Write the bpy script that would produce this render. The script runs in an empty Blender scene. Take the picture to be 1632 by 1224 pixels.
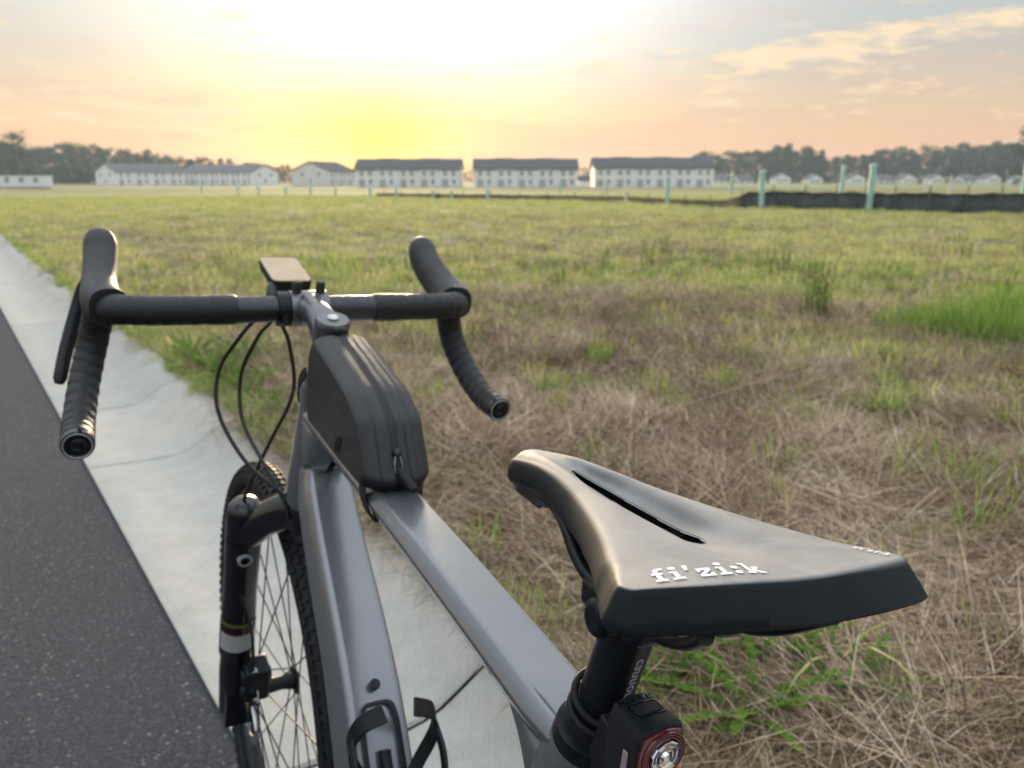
import bpy, bmesh, math, random
import numpy as np
from mathutils import Vector, Matrix, noise as mnoise

R = math.radians
PI = math.pi
scene = bpy.context.scene
col = scene.collection

# ------------------------------------------------------------------ camera
CAM_H = 1.102
cam_data = bpy.data.cameras.new('camera')
cam_data.sensor_width = 36.0
cam_data.lens = 1329.0 / 1632.0 * 36.0
cam_data.clip_start = 0.02
cam_data.clip_end = 3000.0
cam_data.dof.use_dof = True
cam_data.dof.focus_distance = 0.40
cam_data.dof.aperture_fstop = cam_data.lens / 1.9
cam = bpy.data.objects.new('camera', cam_data)
cam.location = (0, 0, CAM_H)
cam.rotation_euler = (R(90 - 13.765), 0, 0)
col.objects.link(cam)
scene.camera = cam

# ------------------------------------------------------------------ sky, sun, exposure
SUN_AZ, SUN_EL = R(-9.0), R(6.0)
SUN = Vector((math.sin(SUN_AZ) * math.cos(SUN_EL), math.cos(SUN_AZ) * math.cos(SUN_EL), math.sin(SUN_EL)))
world = bpy.data.worlds.new('World')
scene.world = world
world.use_nodes = True


class NT:
    """small node-tree writer"""
    def __init__(self, tree):
        self.t = tree
        self.n = tree.nodes
        self.l = tree.links

    def node(self, typ, **kw):
        nd = self.n.new(typ)
        for k, v in kw.items():
            setattr(nd, k, v)
        return nd

    def put(self, sock, v):
        if isinstance(v, bpy.types.NodeSocket):
            self.l.new(v, sock)
        elif v is not None:
            if sock.type in ('RGBA',) and len(v) == 3:
                v = (*v, 1)
            sock.default_value = v

    def math(self, op, a, b=None, c=None, clamp=False):
        nd = self.node('ShaderNodeMath', operation=op, use_clamp=clamp)
        for s, v in zip(nd.inputs, (a, b, c)):
            self.put(s, v)
        return nd.outputs[0]

    def vmath(self, op, a, b=None, out=0):
        nd = self.node('ShaderNodeVectorMath', operation=op)
        self.put(nd.inputs[0], a)
        if b is not None:
            self.put(nd.inputs[1], b)
        return nd.outputs[out]

    def mix(self, f, a, b, blend='MIX'):
        nd = self.node('ShaderNodeMix', data_type='RGBA', blend_type=blend)
        self.put(nd.inputs[0], f)
        self.put(nd.inputs[6], a)
        self.put(nd.inputs[7], b)
        return nd.outputs[2]

    def ramp(self, f, stops, interp='LINEAR'):
        nd = self.node('ShaderNodeValToRGB')
        cr = nd.color_ramp
        cr.interpolation = interp
        while len(cr.elements) < len(stops):
            cr.elements.new(0.5)
        for e, (p, c) in zip(cr.elements, stops):
            e.position = p
            if not isinstance(c, (tuple, list)):
                c = (c, c, c)
            e.color = (*c[:3], 1)
        self.put(nd.inputs[0], f)
        return nd.outputs[0]

    def noise(self, vec, scale, detail=4, rough=0.55, dist=0.0, out=0):
        nd = self.node('ShaderNodeTexNoise')
        if vec is not None:
            self.put(nd.inputs['Vector'], vec)
        nd.inputs['Scale'].default_value = scale
        nd.inputs['Detail'].default_value = detail
        nd.inputs['Roughness'].default_value = rough
        nd.inputs['Distortion'].default_value = dist
        return nd.outputs[out]

    def voronoi(self, vec, scale, feature='F1', out=0):
        nd = self.node('ShaderNodeTexVoronoi', feature=feature)
        if vec is not None:
            self.put(nd.inputs['Vector'], vec)
        nd.inputs['Scale'].default_value = scale
        return nd.outputs[out]

    def mapping(self, vec, scale=(1, 1, 1), rot=(0, 0, 0), loc=(0, 0, 0)):
        nd = self.node('ShaderNodeMapping')
        self.put(nd.inputs[0], vec)
        nd.inputs['Location'].default_value = loc
        nd.inputs['Rotation'].default_value = rot
        nd.inputs['Scale'].default_value = scale
        return nd.outputs[0]


def build_world():
    w = NT(world.node_tree)
    w.n.clear()
    out = w.node('ShaderNodeOutputWorld')
    bg = w.node('ShaderNodeBackground')
    w.l.new(bg.outputs[0], out.inputs[0])
    tc = w.node('ShaderNodeTexCoord').outputs['Generated']
    D = w.vmath('NORMALIZE', tc)
    sep = w.node('ShaderNodeSeparateXYZ')
    w.l.new(D, sep.inputs[0])
    x, y, z = sep.outputs
    el = w.math('MULTIPLY', w.math('ARCSINE', z), 180 / PI)                       # degrees
    az = w.math('MULTIPLY', w.math('ARCTAN2', x, y), 180 / PI)
    daz = w.math('SUBTRACT', az, math.degrees(SUN_AZ))
    elp = w.math('MAXIMUM', el, 0.0)
    e01 = w.math('DIVIDE', elp, 90.0)
    # base air: peach at the horizon, cream above, pale grey blue higher up
    base = w.ramp(e01, [(0.0, (.68, .34, .21)), (0.02, (.68, .39, .24)), (0.050, (.59, .43, .30)),
                        (0.088, (.42, .43, .415)), (0.15, (.41, .475, .53)), (0.40, (1.08, 1.14, 1.20)), (1.0, (1.42, 1.52, 1.64))])
    anti = w.ramp(w.math('ADD', w.math('MULTIPLY', w.math('COSINE', w.math('DIVIDE', daz, 180 / PI)), .5), .5), [(0.0, (.82, .92, 1.02)), (.45, (.82, .88, .95)), (.80, (.97, .98, 1.0)), (1.0, (1, 1, 1))])
    high = w.ramp(e01, [(.10, 0.0), (.75, 1.0)])
    base = w.mix(1.0, base, w.mix(high, anti, (1, 1, 1)), 'MULTIPLY')
    # glow of the veiled sun
    def lobe(caz, cel, saz, sel):
        a = w.math('DIVIDE', w.math('SUBTRACT', daz, caz), saz)
        b = w.math('DIVIDE', w.math('SUBTRACT', el, cel), sel)
        q = w.math('ADD', w.math('MULTIPLY', a, a), w.math('MULTIPLY', b, b))
        return w.math('EXPONENT', w.math('MULTIPLY', q, -1.0))
    wide = lobe(-3.0, 10.5, 21.0, 6.0)
    white = lobe(4.5, 12.5, 14.0, 5.4)
    yel = lobe(0.0, 3.6, 6.6, 3.6)
    core = lobe(0.3, 2.6, 3.4, 2.6)
    skyn = w.node('ShaderNodeTexSky', sky_type='NISHITA')
    skyn.sun_disc = False
    skyn.sun_elevation = SUN_EL
    skyn.sun_rotation = SUN_AZ
    skyn.dust_density = 2.0
    c = w.vmath('ADD', base, w.vmath('MULTIPLY', skyn.outputs[0], (0.010, 0.010, 0.010)))
    # long streaky layer: dusky mauve bands low over the horizon
    nrm = w.node('ShaderNodeCombineXYZ')
    w.put(nrm.inputs[0], w.math('MULTIPLY', az, 0.045))
    w.put(nrm.inputs[1], w.math('MULTIPLY', el, 0.42))
    w.put(nrm.inputs[2], w.math('MULTIPLY', w.math('COSINE', w.math('DIVIDE', az, 57.3)), 0.6))
    st = w.noise(nrm.outputs[0], 1.25, 4, 0.55, 0.6)
    stm = w.ramp(st, [(0.47, 0.0), (0.66, 1.0)])
    band = w.ramp(w.math('DIVIDE', elp, 30.0), [(0.0, 0.7), (0.16, 1.0), (0.26, .6), (1.0, 0.1)])
    c = w.mix(w.math('MULTIPLY', w.math('MULTIPLY', stm, band), 0.45), c, (.62, .42, .33))
    def addlobe(c, l, colr):
        k = w.node('ShaderNodeVectorMath', operation='SCALE')
        k.inputs[0].default_value = colr
        w.l.new(l, k.inputs['Scale'])
        return w.vmath('ADD', c, k.outputs[0])
    c = addlobe(c, wide, (.22, .175, .10))
    c = addlobe(c, white, (.56, .60, .67))
    c = addlobe(c, yel, (.28, .19, -.13))
    c = addlobe(c, core, (.32, .22, -.11))
    # bright sunlit puffs and wisps
    pv = w.node('ShaderNodeCombineXYZ')
    w.put(pv.inputs[0], w.math('MULTIPLY', az, 0.14))
    w.put(pv.inputs[1], w.math('MULTIPLY', el, 0.60))
    w.put(pv.inputs[2], 3.7)
    pn = w.noise(pv.outputs[0], 1.5, 6, 0.62, 0.12)
    pz = w.math('ADD', lobe(25.0, 7.0, 8.0, 1.4), w.math('MULTIPLY', lobe(38.0, 8.6, 7.0, 1.0), .8))
    pz = w.math('ADD', pz, w.math('MULTIPLY', lobe(-22.0, 4.2, 12.0, 1.6), .55))
    pz = w.math('SUBTRACT', pz, 0.10)
    pm = w.ramp(w.math('ADD', pn, w.math('MULTIPLY', pz, 0.20)), [(0.56, 0.0), (0.70, 1.0)])
    c = w.mix(w.math('MULTIPLY', pm, 0.75), c, (.94, .72, .46))
    # grey undersides just below the puffs
    pv2 = w.vmath('ADD', pv.outputs[0], (0.12, 0.22, 0))
    pn2 = w.noise(pv2, 1.5, 4, 0.62, 0.12)
    pm2 = w.ramp(w.math('ADD', pn2, w.math('MULTIPLY', pz, 0.20)), [(0.56, 0.0), (0.72, 1.0)])
    under = w.math('MULTIPLY', pm2, w.math('SUBTRACT', 1.0, pm))
    c = w.mix(w.math('MULTIPLY', under, 0.28), c, (.55, .45, .40))
    c = w.vmath('MAXIMUM', c, (0.02, 0.02, 0.02))
    w.l.new(c, bg.inputs[0])
    bg.inputs[1].default_value = 1.0


build_world()
world.cycles.sampling_method = 'MANUAL'
world.cycles.sample_map_resolution = 512

sun_data = bpy.data.lights.new('sun', 'SUN')
sun_data.energy = 5.0
sun_data.angle = R(11)
sun_data.color = (1.0, .78, .50)
sun = bpy.data.objects.new('sun', sun_data)
sun.rotation_euler = SUN.to_track_quat('Z', 'Y').to_euler()
col.objects.link(sun)

scene.view_settings.view_transform = 'Standard'
scene.view_settings.look = 'None'
scene.view_settings.exposure = 0.27
scene.view_settings.gamma = 1.0
scene.render.engine = 'CYCLES'
scene.cycles.use_denoising = True
scene.cycles.use_adaptive_sampling = True
scene.cycles.adaptive_threshold = 0.035
scene.cycles.adaptive_min_samples = 16
scene.cycles.max_bounces = 4
scene.cycles.diffuse_bounces = 2
scene.cycles.glossy_bounces = 2
scene.cycles.transmission_bounces = 4
scene.cycles.transparent_max_bounces = 8
scene.cycles.volume_bounces = 0
scene.cycles.caustics_reflective = False
scene.cycles.caustics_refractive = False

rng = random.Random(11)
nr = np.random.default_rng(5)


# ------------------------------------------------------------------ helpers
def tag(o, label=None, cat=None, group=None, kind=None):
    if label: o['label'] = label
    if cat: o['category'] = cat
    if group: o['group'] = group
    if kind: o['kind'] = kind
    return o


def empty(name, loc=(0, 0, 0), rz=0):
    o = bpy.data.objects.new(name, None)
    o.empty_display_size = 0.1
    o.location = loc
    o.rotation_euler = (0, 0, rz)
    col.objects.link(o)
    return o


class MB:
    """collects verts and faces for ONE mesh object"""
    def __init__(self):
        self.v, self.f = [], []

    def add(self, vs, fs):
        b = len(self.v)
        self.v += [tuple(p) for p in vs]
        self.f += [tuple(i + b for i in q) for q in fs]
        return self

    def rings(self, rings, closed=True, caps=(True, True)):
        n = len(rings[0])
        vs = [p for r in rings for p in r]
        fs = []
        for i in range(len(rings) - 1):
            for j in range(n if closed else n - 1):
                k = (j + 1) % n
                fs.append((i * n + j, i * n + k, (i + 1) * n + k, (i + 1) * n + j))
        if caps[0]: fs.append(tuple(range(n - 1, -1, -1)))
        if caps[1]: fs.append(tuple((len(rings) - 1) * n + j for j in range(n)))
        return self.add(vs, fs)

    def box(self, c, s, rot=None):
        hx, hy, hz = s[0] / 2, s[1] / 2, s[2] / 2
        vs = [Vector((a * hx, b * hy, d * hz)) for a in (-1, 1) for b in (-1, 1) for d in (-1, 1)]
        if rot is not None: vs = [rot @ p for p in vs]
        c = Vector(c)
        vs = [p + c for p in vs]
        return self.add(vs, [(0, 1, 3, 2), (4, 6, 7, 5), (0, 4, 5, 1), (2, 3, 7, 6), (0, 2, 6, 4), (1, 5, 7, 3)])

    def tube(self, pts, rad, seg=12, caps=(True, True), up=None):
        pts = [Vector(p) for p in pts]
        if not hasattr(rad, '__len__'): rad = [rad] * len(pts)
        rings, nrm = [], None
        for i, p in enumerate(pts):
            t = (pts[min(i + 1, len(pts) - 1)] - pts[max(i - 1, 0)]).normalized()
            if nrm is None:
                nrm = Vector(up) if up else (Vector((0, 0, 1)) if abs(t.z) < .9 else Vector((1, 0, 0)))
            nrm = (nrm - t * nrm.dot(t)).normalized()
            b = t.cross(nrm)
            rings.append([p + (nrm * math.cos(a) + b * math.sin(a)) * rad[i] for a in (2 * PI * k / seg for k in range(seg))])
        return self.rings(rings, True, caps)

    def lathe(self, prof, c, axis, seg=24, caps=(True, True)):
        """prof: (along axis, radius)"""
        a = Vector(axis).normalized()
        n = a.orthogonal().normalized()
        b = a.cross(n)
        c = Vector(c)
        rings = [[c + a * h + (n * math.cos(t) + b * math.sin(t)) * max(r, 1e-5) for t in (2 * PI * k / seg for k in range(seg))] for h, r in prof]
        return self.rings(rings, True, caps)

    def build(self, name, mat, parent=None, smooth=True, sharp=40, xf=None):
        me = bpy.data.meshes.new(name)
        vs = self.v if xf is None else [tuple(xf(Vector(p))) for p in self.v]
        me.from_pydata(vs, [], self.f)
        me.update()
        bm = bmesh.new()
        bm.from_mesh(me)
        bmesh.ops.recalc_face_normals(bm, faces=bm.faces)
        bm.to_mesh(me)
        bm.free()
        if smooth:
            me.polygons.foreach_set('use_smooth', [True] * len(me.polygons))
            if sharp: me.set_sharp_from_angle(angle=R(sharp))
        if mat is not None: me.materials.append(mat)
        o = bpy.data.objects.new(name, me)
        col.objects.link(o)
        if parent is not None: o.parent = parent
        return o


_PCH = {}
def interp(x, tab):
    """monotone cubic through a table"""
    key = tuple(tab)
    if key not in _PCH:
        X = np.array([p[0] for p in tab], float)
        Yv = np.array([p[1] for p in tab], float)
        h = np.diff(X)
        d = np.diff(Yv) / h
        m = np.zeros(len(X))
        m[0], m[-1] = d[0], d[-1]
        for i in range(1, len(X) - 1):
            if d[i - 1] * d[i] > 0:
                w1, w2 = 2 * h[i] + h[i - 1], h[i] + 2 * h[i - 1]
                m[i] = (w1 + w2) / (w1 / d[i - 1] + w2 / d[i])
        _PCH[key] = (X.tolist(), Yv.tolist(), m.tolist())
    X, Yv, m = _PCH[key]
    if x <= X[0]: return Yv[0]
    if x >= X[-1]: return Yv[-1]
    i = 0
    while x > X[i + 1]: i += 1
    h = X[i + 1] - X[i]
    t = (x - X[i]) / h
    return Yv[i] * (2 * t ** 3 - 3 * t * t + 1) + h * m[i] * (t ** 3 - 2 * t * t + t) + Yv[i + 1] * (3 * t * t - 2 * t ** 3) + h * m[i + 1] * (t ** 3 - t * t)


def catmull(pts, n=8):
    pts = [Vector(p) for p in pts]
    out = []
    P = [pts[0] * 2 - pts[1]] + pts + [pts[-1] * 2 - pts[-2]]
    for i in range(1, len(P) - 2):
        for k in range(n):
            t = k / n
            a, b, c, d = P[i - 1], P[i], P[i + 1], P[i + 2]
            out.append(0.5 * ((2 * b) + (c - a) * t + (2 * a - 5 * b + 4 * c - d) * t * t + (3 * b - a - 3 * c + d) * t ** 3))
    out.append(pts[-1])
    return out


def bevel(o, w=0.003, seg=2, angle=35):
    m = o.modifiers.new('bevel', 'BEVEL')
    m.width = w
    m.segments = seg
    m.limit_method = 'ANGLE'
    m.angle_limit = R(angle)
    return o


def mat(name, base=(.5, .5, .5), rough=.5, metal=0., spec=.5, coat=0., coat_rough=.1):
    m = bpy.data.materials.new(name)
    m.use_nodes = True
    b = m.node_tree.nodes['Principled BSDF']
    b.inputs['Base Color'].default_value = (*base, 1)
    b.inputs['Roughness'].default_value = rough
    b.inputs['Metallic'].default_value = metal
    b.inputs['Specular IOR Level'].default_value = spec
    b.inputs['Coat Weight'].default_value = coat
    b.inputs['Coat Roughness'].default_value = coat_rough
    m['bsdf'] = 1
    return m


def surf(m):
    return NT(m.node_tree), m.node_tree.nodes['Principled BSDF']


def grain(m, scale, amount, bump=0.0, rough_var=0.0, detail=5, coords='Object', c2=None):
    """gives a material a noisy colour, relief and gloss"""
    w, b = surf(m)
    tc = w.node('ShaderNodeTexCoord').outputs[coords]
    n = w.noise(tc, scale, detail, .6)
    base = tuple(b.inputs['Base Color'].default_value)[:3]
    lo = tuple(max(0, c * (1 - amount)) for c in base)
    hi = c2 or tuple(c * (1 + amount) for c in base)
    w.l.new(w.ramp(n, [(.3, lo), (.7, hi)]), b.inputs['Base Color'])
    if bump:
        bp = w.node('ShaderNodeBump')
        bp.inputs['Strength'].default_value = bump
        bp.inputs['Distance'].default_value = 0.002
        w.l.new(n, bp.inputs['Height'])
        w.l.new(bp.outputs[0], b.inputs['Normal'])
    if rough_var:
        r = b.inputs['Roughness'].default_value
        n2 = w.noise(tc, scale * .13, 4, .6)
        w.l.new(w.ramp(n2, [(.3, max(0, r - rough_var)), (.7, min(1, r + rough_var))]), b.inputs['Roughness'])
    return m


M = {}
M['frame'] = grain(mat('frame_paint', (.185, .193, .208), .23, .55, .5, .6, .12), 8, .06, 0, .04)
M['frame'].node_tree.nodes['Principled BSDF'].inputs['Metallic'].default_value = .55
M['black_gloss'] = grain(mat('black_gloss', (.006, .007, .009), .16, 0, .4, .35, .05), 60, .2, 0, .05)
M['black_satin'] = grain(mat('black_satin', (.007, .0085, .0105), .36, 0, .28), 120, .25, 0, .06)
M['black_matte'] = grain(mat('black_matte', (.009, .0105, .0125), .52, 0, .28), 300, .25, .15, .05)
M['rubber'] = grain(mat('rubber', (.010, .011, .013), .6, 0, .28), 500, .3, .25, .06)
M['tape'] = grain(mat('bar_tape', (.012, .0125, .014), .44, 0, .4), 700, .35, .35, .08)
M['hood'] = grain(mat('hood_rubber', (.018, .018, .020), .50, 0, .45), 400, .25, .2, .06)
M['bag'] = grain(mat('bag_shell', (.013, .0135, .015), .48, 0, .4), 1400, .4, .30, .07)
M['bag_trim'] = grain(mat('bag_zip_tape', (.008, .008, .009), .7), 900, .4, .3)
M['cable'] = grain(mat('cable_housing', (.012, .013, .014), .32), 200, .2)
M['steel'] = grain(mat('steel', (.55, .55, .56), .28, 1.0), 100, .1, 0, .08)
M['alloy_dark'] = grain(mat('dark_alloy', (.06, .06, .065), .34, .8), 200, .2, 0, .08)
M['stem'] = grain(mat('stem_alloy', (.16, .16, .17), .34, .75), 300, .2, 0, .06)
M['white_print'] = grain(mat('white_print', (.80, .83, .84), .5), 300, .05)
M['grey_print'] = grain(mat('grey_print', (.34, .35, .36), .4), 300, .1)
M['screen'] = grain(mat('screen_glass', (.50, .35, .20), .18, 0, .4), 40, .1)
M['red_lens'] = grain(mat('red_lens', (.14, .020, .022), .22, 0, .5, .4), 60, .3)
M['clear_lens'] = mat('reflector', (.9, .9, .92), .08, 1.0)
M['sticker_white'] = grain(mat('sticker', (.42, .43, .43), .4), 30, .1)
M['sticker_green'] = mat('sticker_green', (.10, .12, .03), .4)
M['sticker_red'] = mat('sticker_red', (.25, .03, .03), .4)
M['blue_print'] = mat('blue_print', (.05, .28, .45), .4)
M['strip'] = mat('reflective_strip', (.30, .22, .24), .3)


def mk_saddle_mat():
    m = mat('saddle_cover', (.035, .033, .031), .46, 0, .25)
    w, b = surf(m)
    tc = w.node('ShaderNodeTexCoord').outputs['Object']
    n = w.noise(tc, 1500, 3, .6)
    dust_sheen = w.noise(tc, 28, 6, .62, .8)
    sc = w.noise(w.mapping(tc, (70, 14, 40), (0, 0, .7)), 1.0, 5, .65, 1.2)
    d = w.ramp(w.math('ADD', w.math('MULTIPLY', dust_sheen, .75), w.math('MULTIPLY', sc, .22)), [(.38, 0.0), (.66, 1.0)])
    # sky sheen painted as pale grey on what faces up, with dusty blotches
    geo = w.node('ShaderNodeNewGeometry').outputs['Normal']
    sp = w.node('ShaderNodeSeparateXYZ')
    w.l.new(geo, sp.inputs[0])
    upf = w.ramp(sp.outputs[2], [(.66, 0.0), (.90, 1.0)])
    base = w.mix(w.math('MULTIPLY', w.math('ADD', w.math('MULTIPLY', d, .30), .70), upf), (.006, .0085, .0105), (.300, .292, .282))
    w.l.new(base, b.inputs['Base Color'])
    bp = w.node('ShaderNodeBump')
    bp.inputs['Strength'].default_value = .25
    bp.inputs['Distance'].default_value = .0004
    w.l.new(n, bp.inputs['Height'])
    w.l.new(bp.outputs[0], b.inputs['Normal'])
    w.l.new(w.ramp(dust_sheen, [(.3, .58), (.7, .72)]), b.inputs['Roughness'])
    return m


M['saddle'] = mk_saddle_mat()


def mk_asphalt():
    m = mat('asphalt', (.07, .07, .075), .85, 0, .25)
    w, b = surf(m)
    tc = w.node('ShaderNodeTexCoord').outputs['Object']
    cell = w.voronoi(tc, 190, 'F1', 1)
    cd = w.voronoi(tc, 190, 'F1', 0)
    big = w.noise(tc, 1.3, 6, .6)
    fine = w.noise(tc, 90, 4, .7)
    g = w.node('ShaderNodeSeparateColor')
    w.l.new(cell, g.inputs[0])
    c = w.ramp(g.outputs[0], [(0.0, (.022, .024, .031)), (.55, (.043, .047, .059)), (.90, (.062, .066, .080)), (.975, (.09, .09, .10)), (1.0, (.32, .31, .30))])
    c = w.mix(w.ramp(big, [(.35, 0.0), (.65, .35)]), c, (.035, .037, .047))
    c = w.mix(w.ramp(fine, [(.35, .5), (.6, 0.0)]), c, (.020, .021, .027))
    w.l.new(c, b.inputs['Base Color'])
    bp = w.node('ShaderNodeBump')
    bp.inputs['Strength'].default_value = .8
    bp.inputs['Distance'].default_value = .004
    w.l.new(w.math('ADD', w.math('MULTIPLY', cd, -1.0), w.math('MULTIPLY', fine, .6)), bp.inputs['Height'])
    w.l.new(bp.outputs[0], b.inputs['Normal'])
    return m


def mk_concrete():
    m = mat('concrete', (.42, .42, .40), .62)
    w, b = surf(m)
    tc = w.node('ShaderNodeTexCoord').outputs['Object']
    oi = w.node('ShaderNodeObjectInfo').outputs['Random']
    big = w.noise(tc, 1.7, 7, .62, .5)
    mid = w.noise(tc, 9, 6, .65, .3)
    fine = w.noise(tc, 160, 3, .7)
    c = w.ramp(mid, [(.3, (.34, .33, .305)), (.7, (.45, .44, .405))])
    c = w.mix(w.ramp(big, [(.46, 0.0), (.66, .40)]), c, (.50, .43, .345))
    c = w.mix(w.ramp(w.noise(tc, 3.1, 6, .66, 1.0), [(.52, 0.0), (.68, .35)]), c, (.30, .285, .255))
    c = w.mix(w.ramp(fine, [(.3, .55), (.52, 0.0)]), c, (.25, .25, .24))
    c = w.mix(w.ramp(w.noise(tc, 420, 2, .7), [(.56, 0.0), (.70, .5)]), c, (.66, .65, .62))
    # brush and trowel marks along the kerb
    lines = w.noise(w.mapping(tc, (90, 1.5, 1), (0, 0, R(-34.1))), 1.0, 4, .7)
    c = w.mix(w.ramp(lines, [(.52, 0.0), (.74, .28)]), c, (.58, .58, .57))
    c = w.mix(w.ramp(lines, [(.28, .22), (.44, 0.0)]), c, (.34, .34, .33))
    hue = w.mix(oi, (.88, .90, .90), (1.06, 1.04, 1.0))
    c = w.mix(1.0, c, hue, 'MULTIPLY')
    w.l.new(c, b.inputs['Base Color'])
    w.l.new(w.ramp(big, [(.3, .50), (.7, .72)]), b.inputs['Roughness'])
    bp = w.node('ShaderNodeBump')
    bp.inputs['Strength'].default_value = .5
    bp.inputs['Distance'].default_value = .0015
    w.l.new(w.math('ADD', fine, w.math('MULTIPLY', mid, .5)), bp.inputs['Height'])
    w.l.new(bp.outputs[0], b.inputs['Normal'])
    return m


def mk_soil():
    m = mat('field_soil', (.15, .10, .07), .95, 0, .2)
    w, b = surf(m)
    tc = w.node('ShaderNodeTexCoord').outputs['Object']
    a = w.noise(tc, .55, 6, .6, .4)
    bb = w.noise(tc, 6, 6, .65)
    f = w.noise(tc, 70, 4, .7)
    c = w.ramp(bb, [(.3, (.055, .036, .024)), (.55, (.12, .078, .050)), (.75, (.20, .135, .09))])
    c = w.mix(w.ramp(a, [(.5, 0.0), (.62, .75)]), c, (.34, .165, .085))
    c = w.mix(w.ramp(f, [(.35, .7), (.6, 0.0)]), c, (.08, .06, .045))
    # turf takes over away from the bare strip by the kerb
    sp = w.node('ShaderNodeSeparateXYZ')
    w.l.new(tc, sp.inputs[0])
    dist = w.math('SQRT', w.math('ADD', w.math('POWER', sp.outputs[0], 2.0), w.math('POWER', sp.outputs[1], 2.0)))
    far = w.ramp(w.math('DIVIDE', w.math('ADD', dist, w.math('MULTIPLY', a, 6.0)), 100.0), [(.11, 0.0), (.17, .75), (.5, .9)])
    gr = w.ramp(w.noise(w.mapping(tc, (.07, .30, 1)), 1.0, 5, .62, .6), [(.30, (.28, .23, .14)), (.42, (.25, .24, .11)), (.54, (.20, .225, .08)), (.66, (.175, .21, .075)), (.80, (.27, .255, .13))])
    c = w.mix(far, c, gr)
    w.l.new(c, b.inputs['Base Color'])
    bp = w.node('ShaderNodeBump')
    bp.inputs['Strength'].default_value = .8
    bp.inputs['Distance'].default_value = .02
    w.l.new(w.math('ADD', bb, w.math('MULTIPLY', f, .4)), bp.inputs['Height'])
    w.l.new(bp.outputs[0], b.inputs['Normal'])
    return m


M['asphalt'] = mk_asphalt()
M['concrete'] = mk_concrete()
M['soil'] = mk_soil()
M['joint'] = grain(mat('joint_dirt', (.075, .06, .045), .95), 40, .4)
M['track'] = grain(mat('dirt_track', (.26, .205, .125), .95, 0, .2), .4, .25, 0, 0, 6)


def mk_blade(name, stops, translucent=.35, patch=1.6):
    """leaf stuff: each blade carries a tint, each clump shifts it a little"""
    m = bpy.data.materials.new(name)
    m.use_nodes = True
    w = NT(m.node_tree)
    w.n.remove(w.n['Principled BSDF'])
    b = w.node('ShaderNodeBsdfDiffuse')
    out = w.n['Material Output']
    at = w.node('ShaderNodeAttribute', attribute_name='tint', attribute_type='GEOMETRY')
    oi = w.node('ShaderNodeObjectInfo').outputs['Random']
    pos = w.node('ShaderNodeNewGeometry').outputs['Position']
    pn = w.ramp(w.noise(pos, patch, 2, .6), [(.32, 0.0), (.68, 1.0)])
    t = w.math('ADD', w.math('MULTIPLY', at.outputs['Fac'], .68), w.math('ADD', w.math('MULTIPLY', oi, .14), w.math('MULTIPLY', pn, .18)))
    c = w.ramp(t, stops)
    w.l.new(c, b.inputs['Color'])
    tr = w.node('ShaderNodeBsdfTranslucent')
    w.l.new(c, tr.inputs[0])
    mx = w.node('ShaderNodeMixShader')
    mx.inputs[0].default_value = translucent
    w.l.new(b.outputs[0], mx.inputs[1])
    w.l.new(tr.outputs[0], mx.inputs[2])
    w.l.new(mx.outputs[0], out.inputs[0])
    return m


M['grass'] = mk_blade('grass_blade', [(0.0, (.19, .26, .07)), (.25, (.31, .38, .11)), (.5, (.48, .51, .19)), (.74, (.62, .57, .28)), (1.0, (.70, .60, .38))], .45, .7)
M['grass_bright'] = mk_blade('bright_grass_blade', [(0.0, (.11, .21, .045)), (.5, (.20, .32, .07)), (1.0, (.34, .44, .12))], .45)
M['straw'] = mk_blade('dry_straw', [(0.0, (.034, .022, .015)), (.30, (.11, .075, .05)), (.50, (.34, .245, .165)), (.72, (.62, .49, .35)), (1.0, (.86, .76, .62))], .15)
M['weed'] = mk_blade('weed_leaf', [(0.0, (0.062, 0.140, 0.023)), (.5, (0.117, 0.226, 0.039)), (1.0, (0.226, 0.328, 0.062))], .42)
M['dock'] = mk_blade('tall_weed', [(0.0, (.08, .13, .04)), (.5, (.13, .20, .06)), (1.0, (.20, .28, .09))], .38)
M['leaf_far'] = mk_blade('tree_leaf', [(0.0, (0.022, 0.035, 0.014)), (.5, (0.035, 0.054, 0.020)), (1.0, (0.054, 0.076, 0.029))], .25)
M['needle_far'] = mk_blade('pine_needle', [(0.0, (0.018, 0.032, 0.017)), (.5, (0.028, 0.046, 0.022)), (1.0, (0.044, 0.066, 0.030))], .2)
M['bark'] = grain(mat('bark', (.08, .06, .045), .9), 3, .4)

# ------------------------------------------------------------------ road frame
KU = Vector((-math.sin(R(34.1)), math.cos(R(34.1)), 0))     # along the road
KN = Vector((math.cos(R(34.1)), math.sin(R(34.1)), 0))      # across it, towards the field
K0, KW = 0.36, 0.61                                         # kerb starts / width


def road_pt(s, t, z=0.0):
    p = KN * s + KU * t
    return Vector((p.x, p.y, z))


def st_of(x, y):
    return x * KN.x + y * KN.y, x * KU.x + y * KU.y


def field_z(x, y):
    s, t = st_of(x, y)
    d = s - (K0 + KW)
    if d < 0: return .09
    k = min(1, d / .8)
    r = math.hypot(x, y)
    z = .095 + .028 * k * (mnoise.noise(Vector((x * 1.1, y * 1.1, 0))) + .5 * mnoise.noise(Vector((x * 3.1, y * 3.1, 4))))
    if y > 60:
        k = min(1, (y - 60) / 170)
        z -= 1.0 * k * k * (3 - 2 * k)
    if r < 60: z += .05 * min(1, d / 3) * mnoise.noise(Vector((x * .23, y * .23, 9)))
    return z


# ground: one sheet to the horizon, sunk beneath the road
def axis_vals(fine_lo, fine_hi, step, far):
    a = list(np.arange(fine_lo, fine_hi + 1e-6, step))
    v, st = a[-1], step
    while v < far:
        st *= 1.35
        v = min(far, v + st)
        a.append(v)
    v, st = a[0], step
    while v > -far:
        st *= 1.35
        v = max(-far, v - st)
        a.insert(0, v)
    return a


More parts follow.
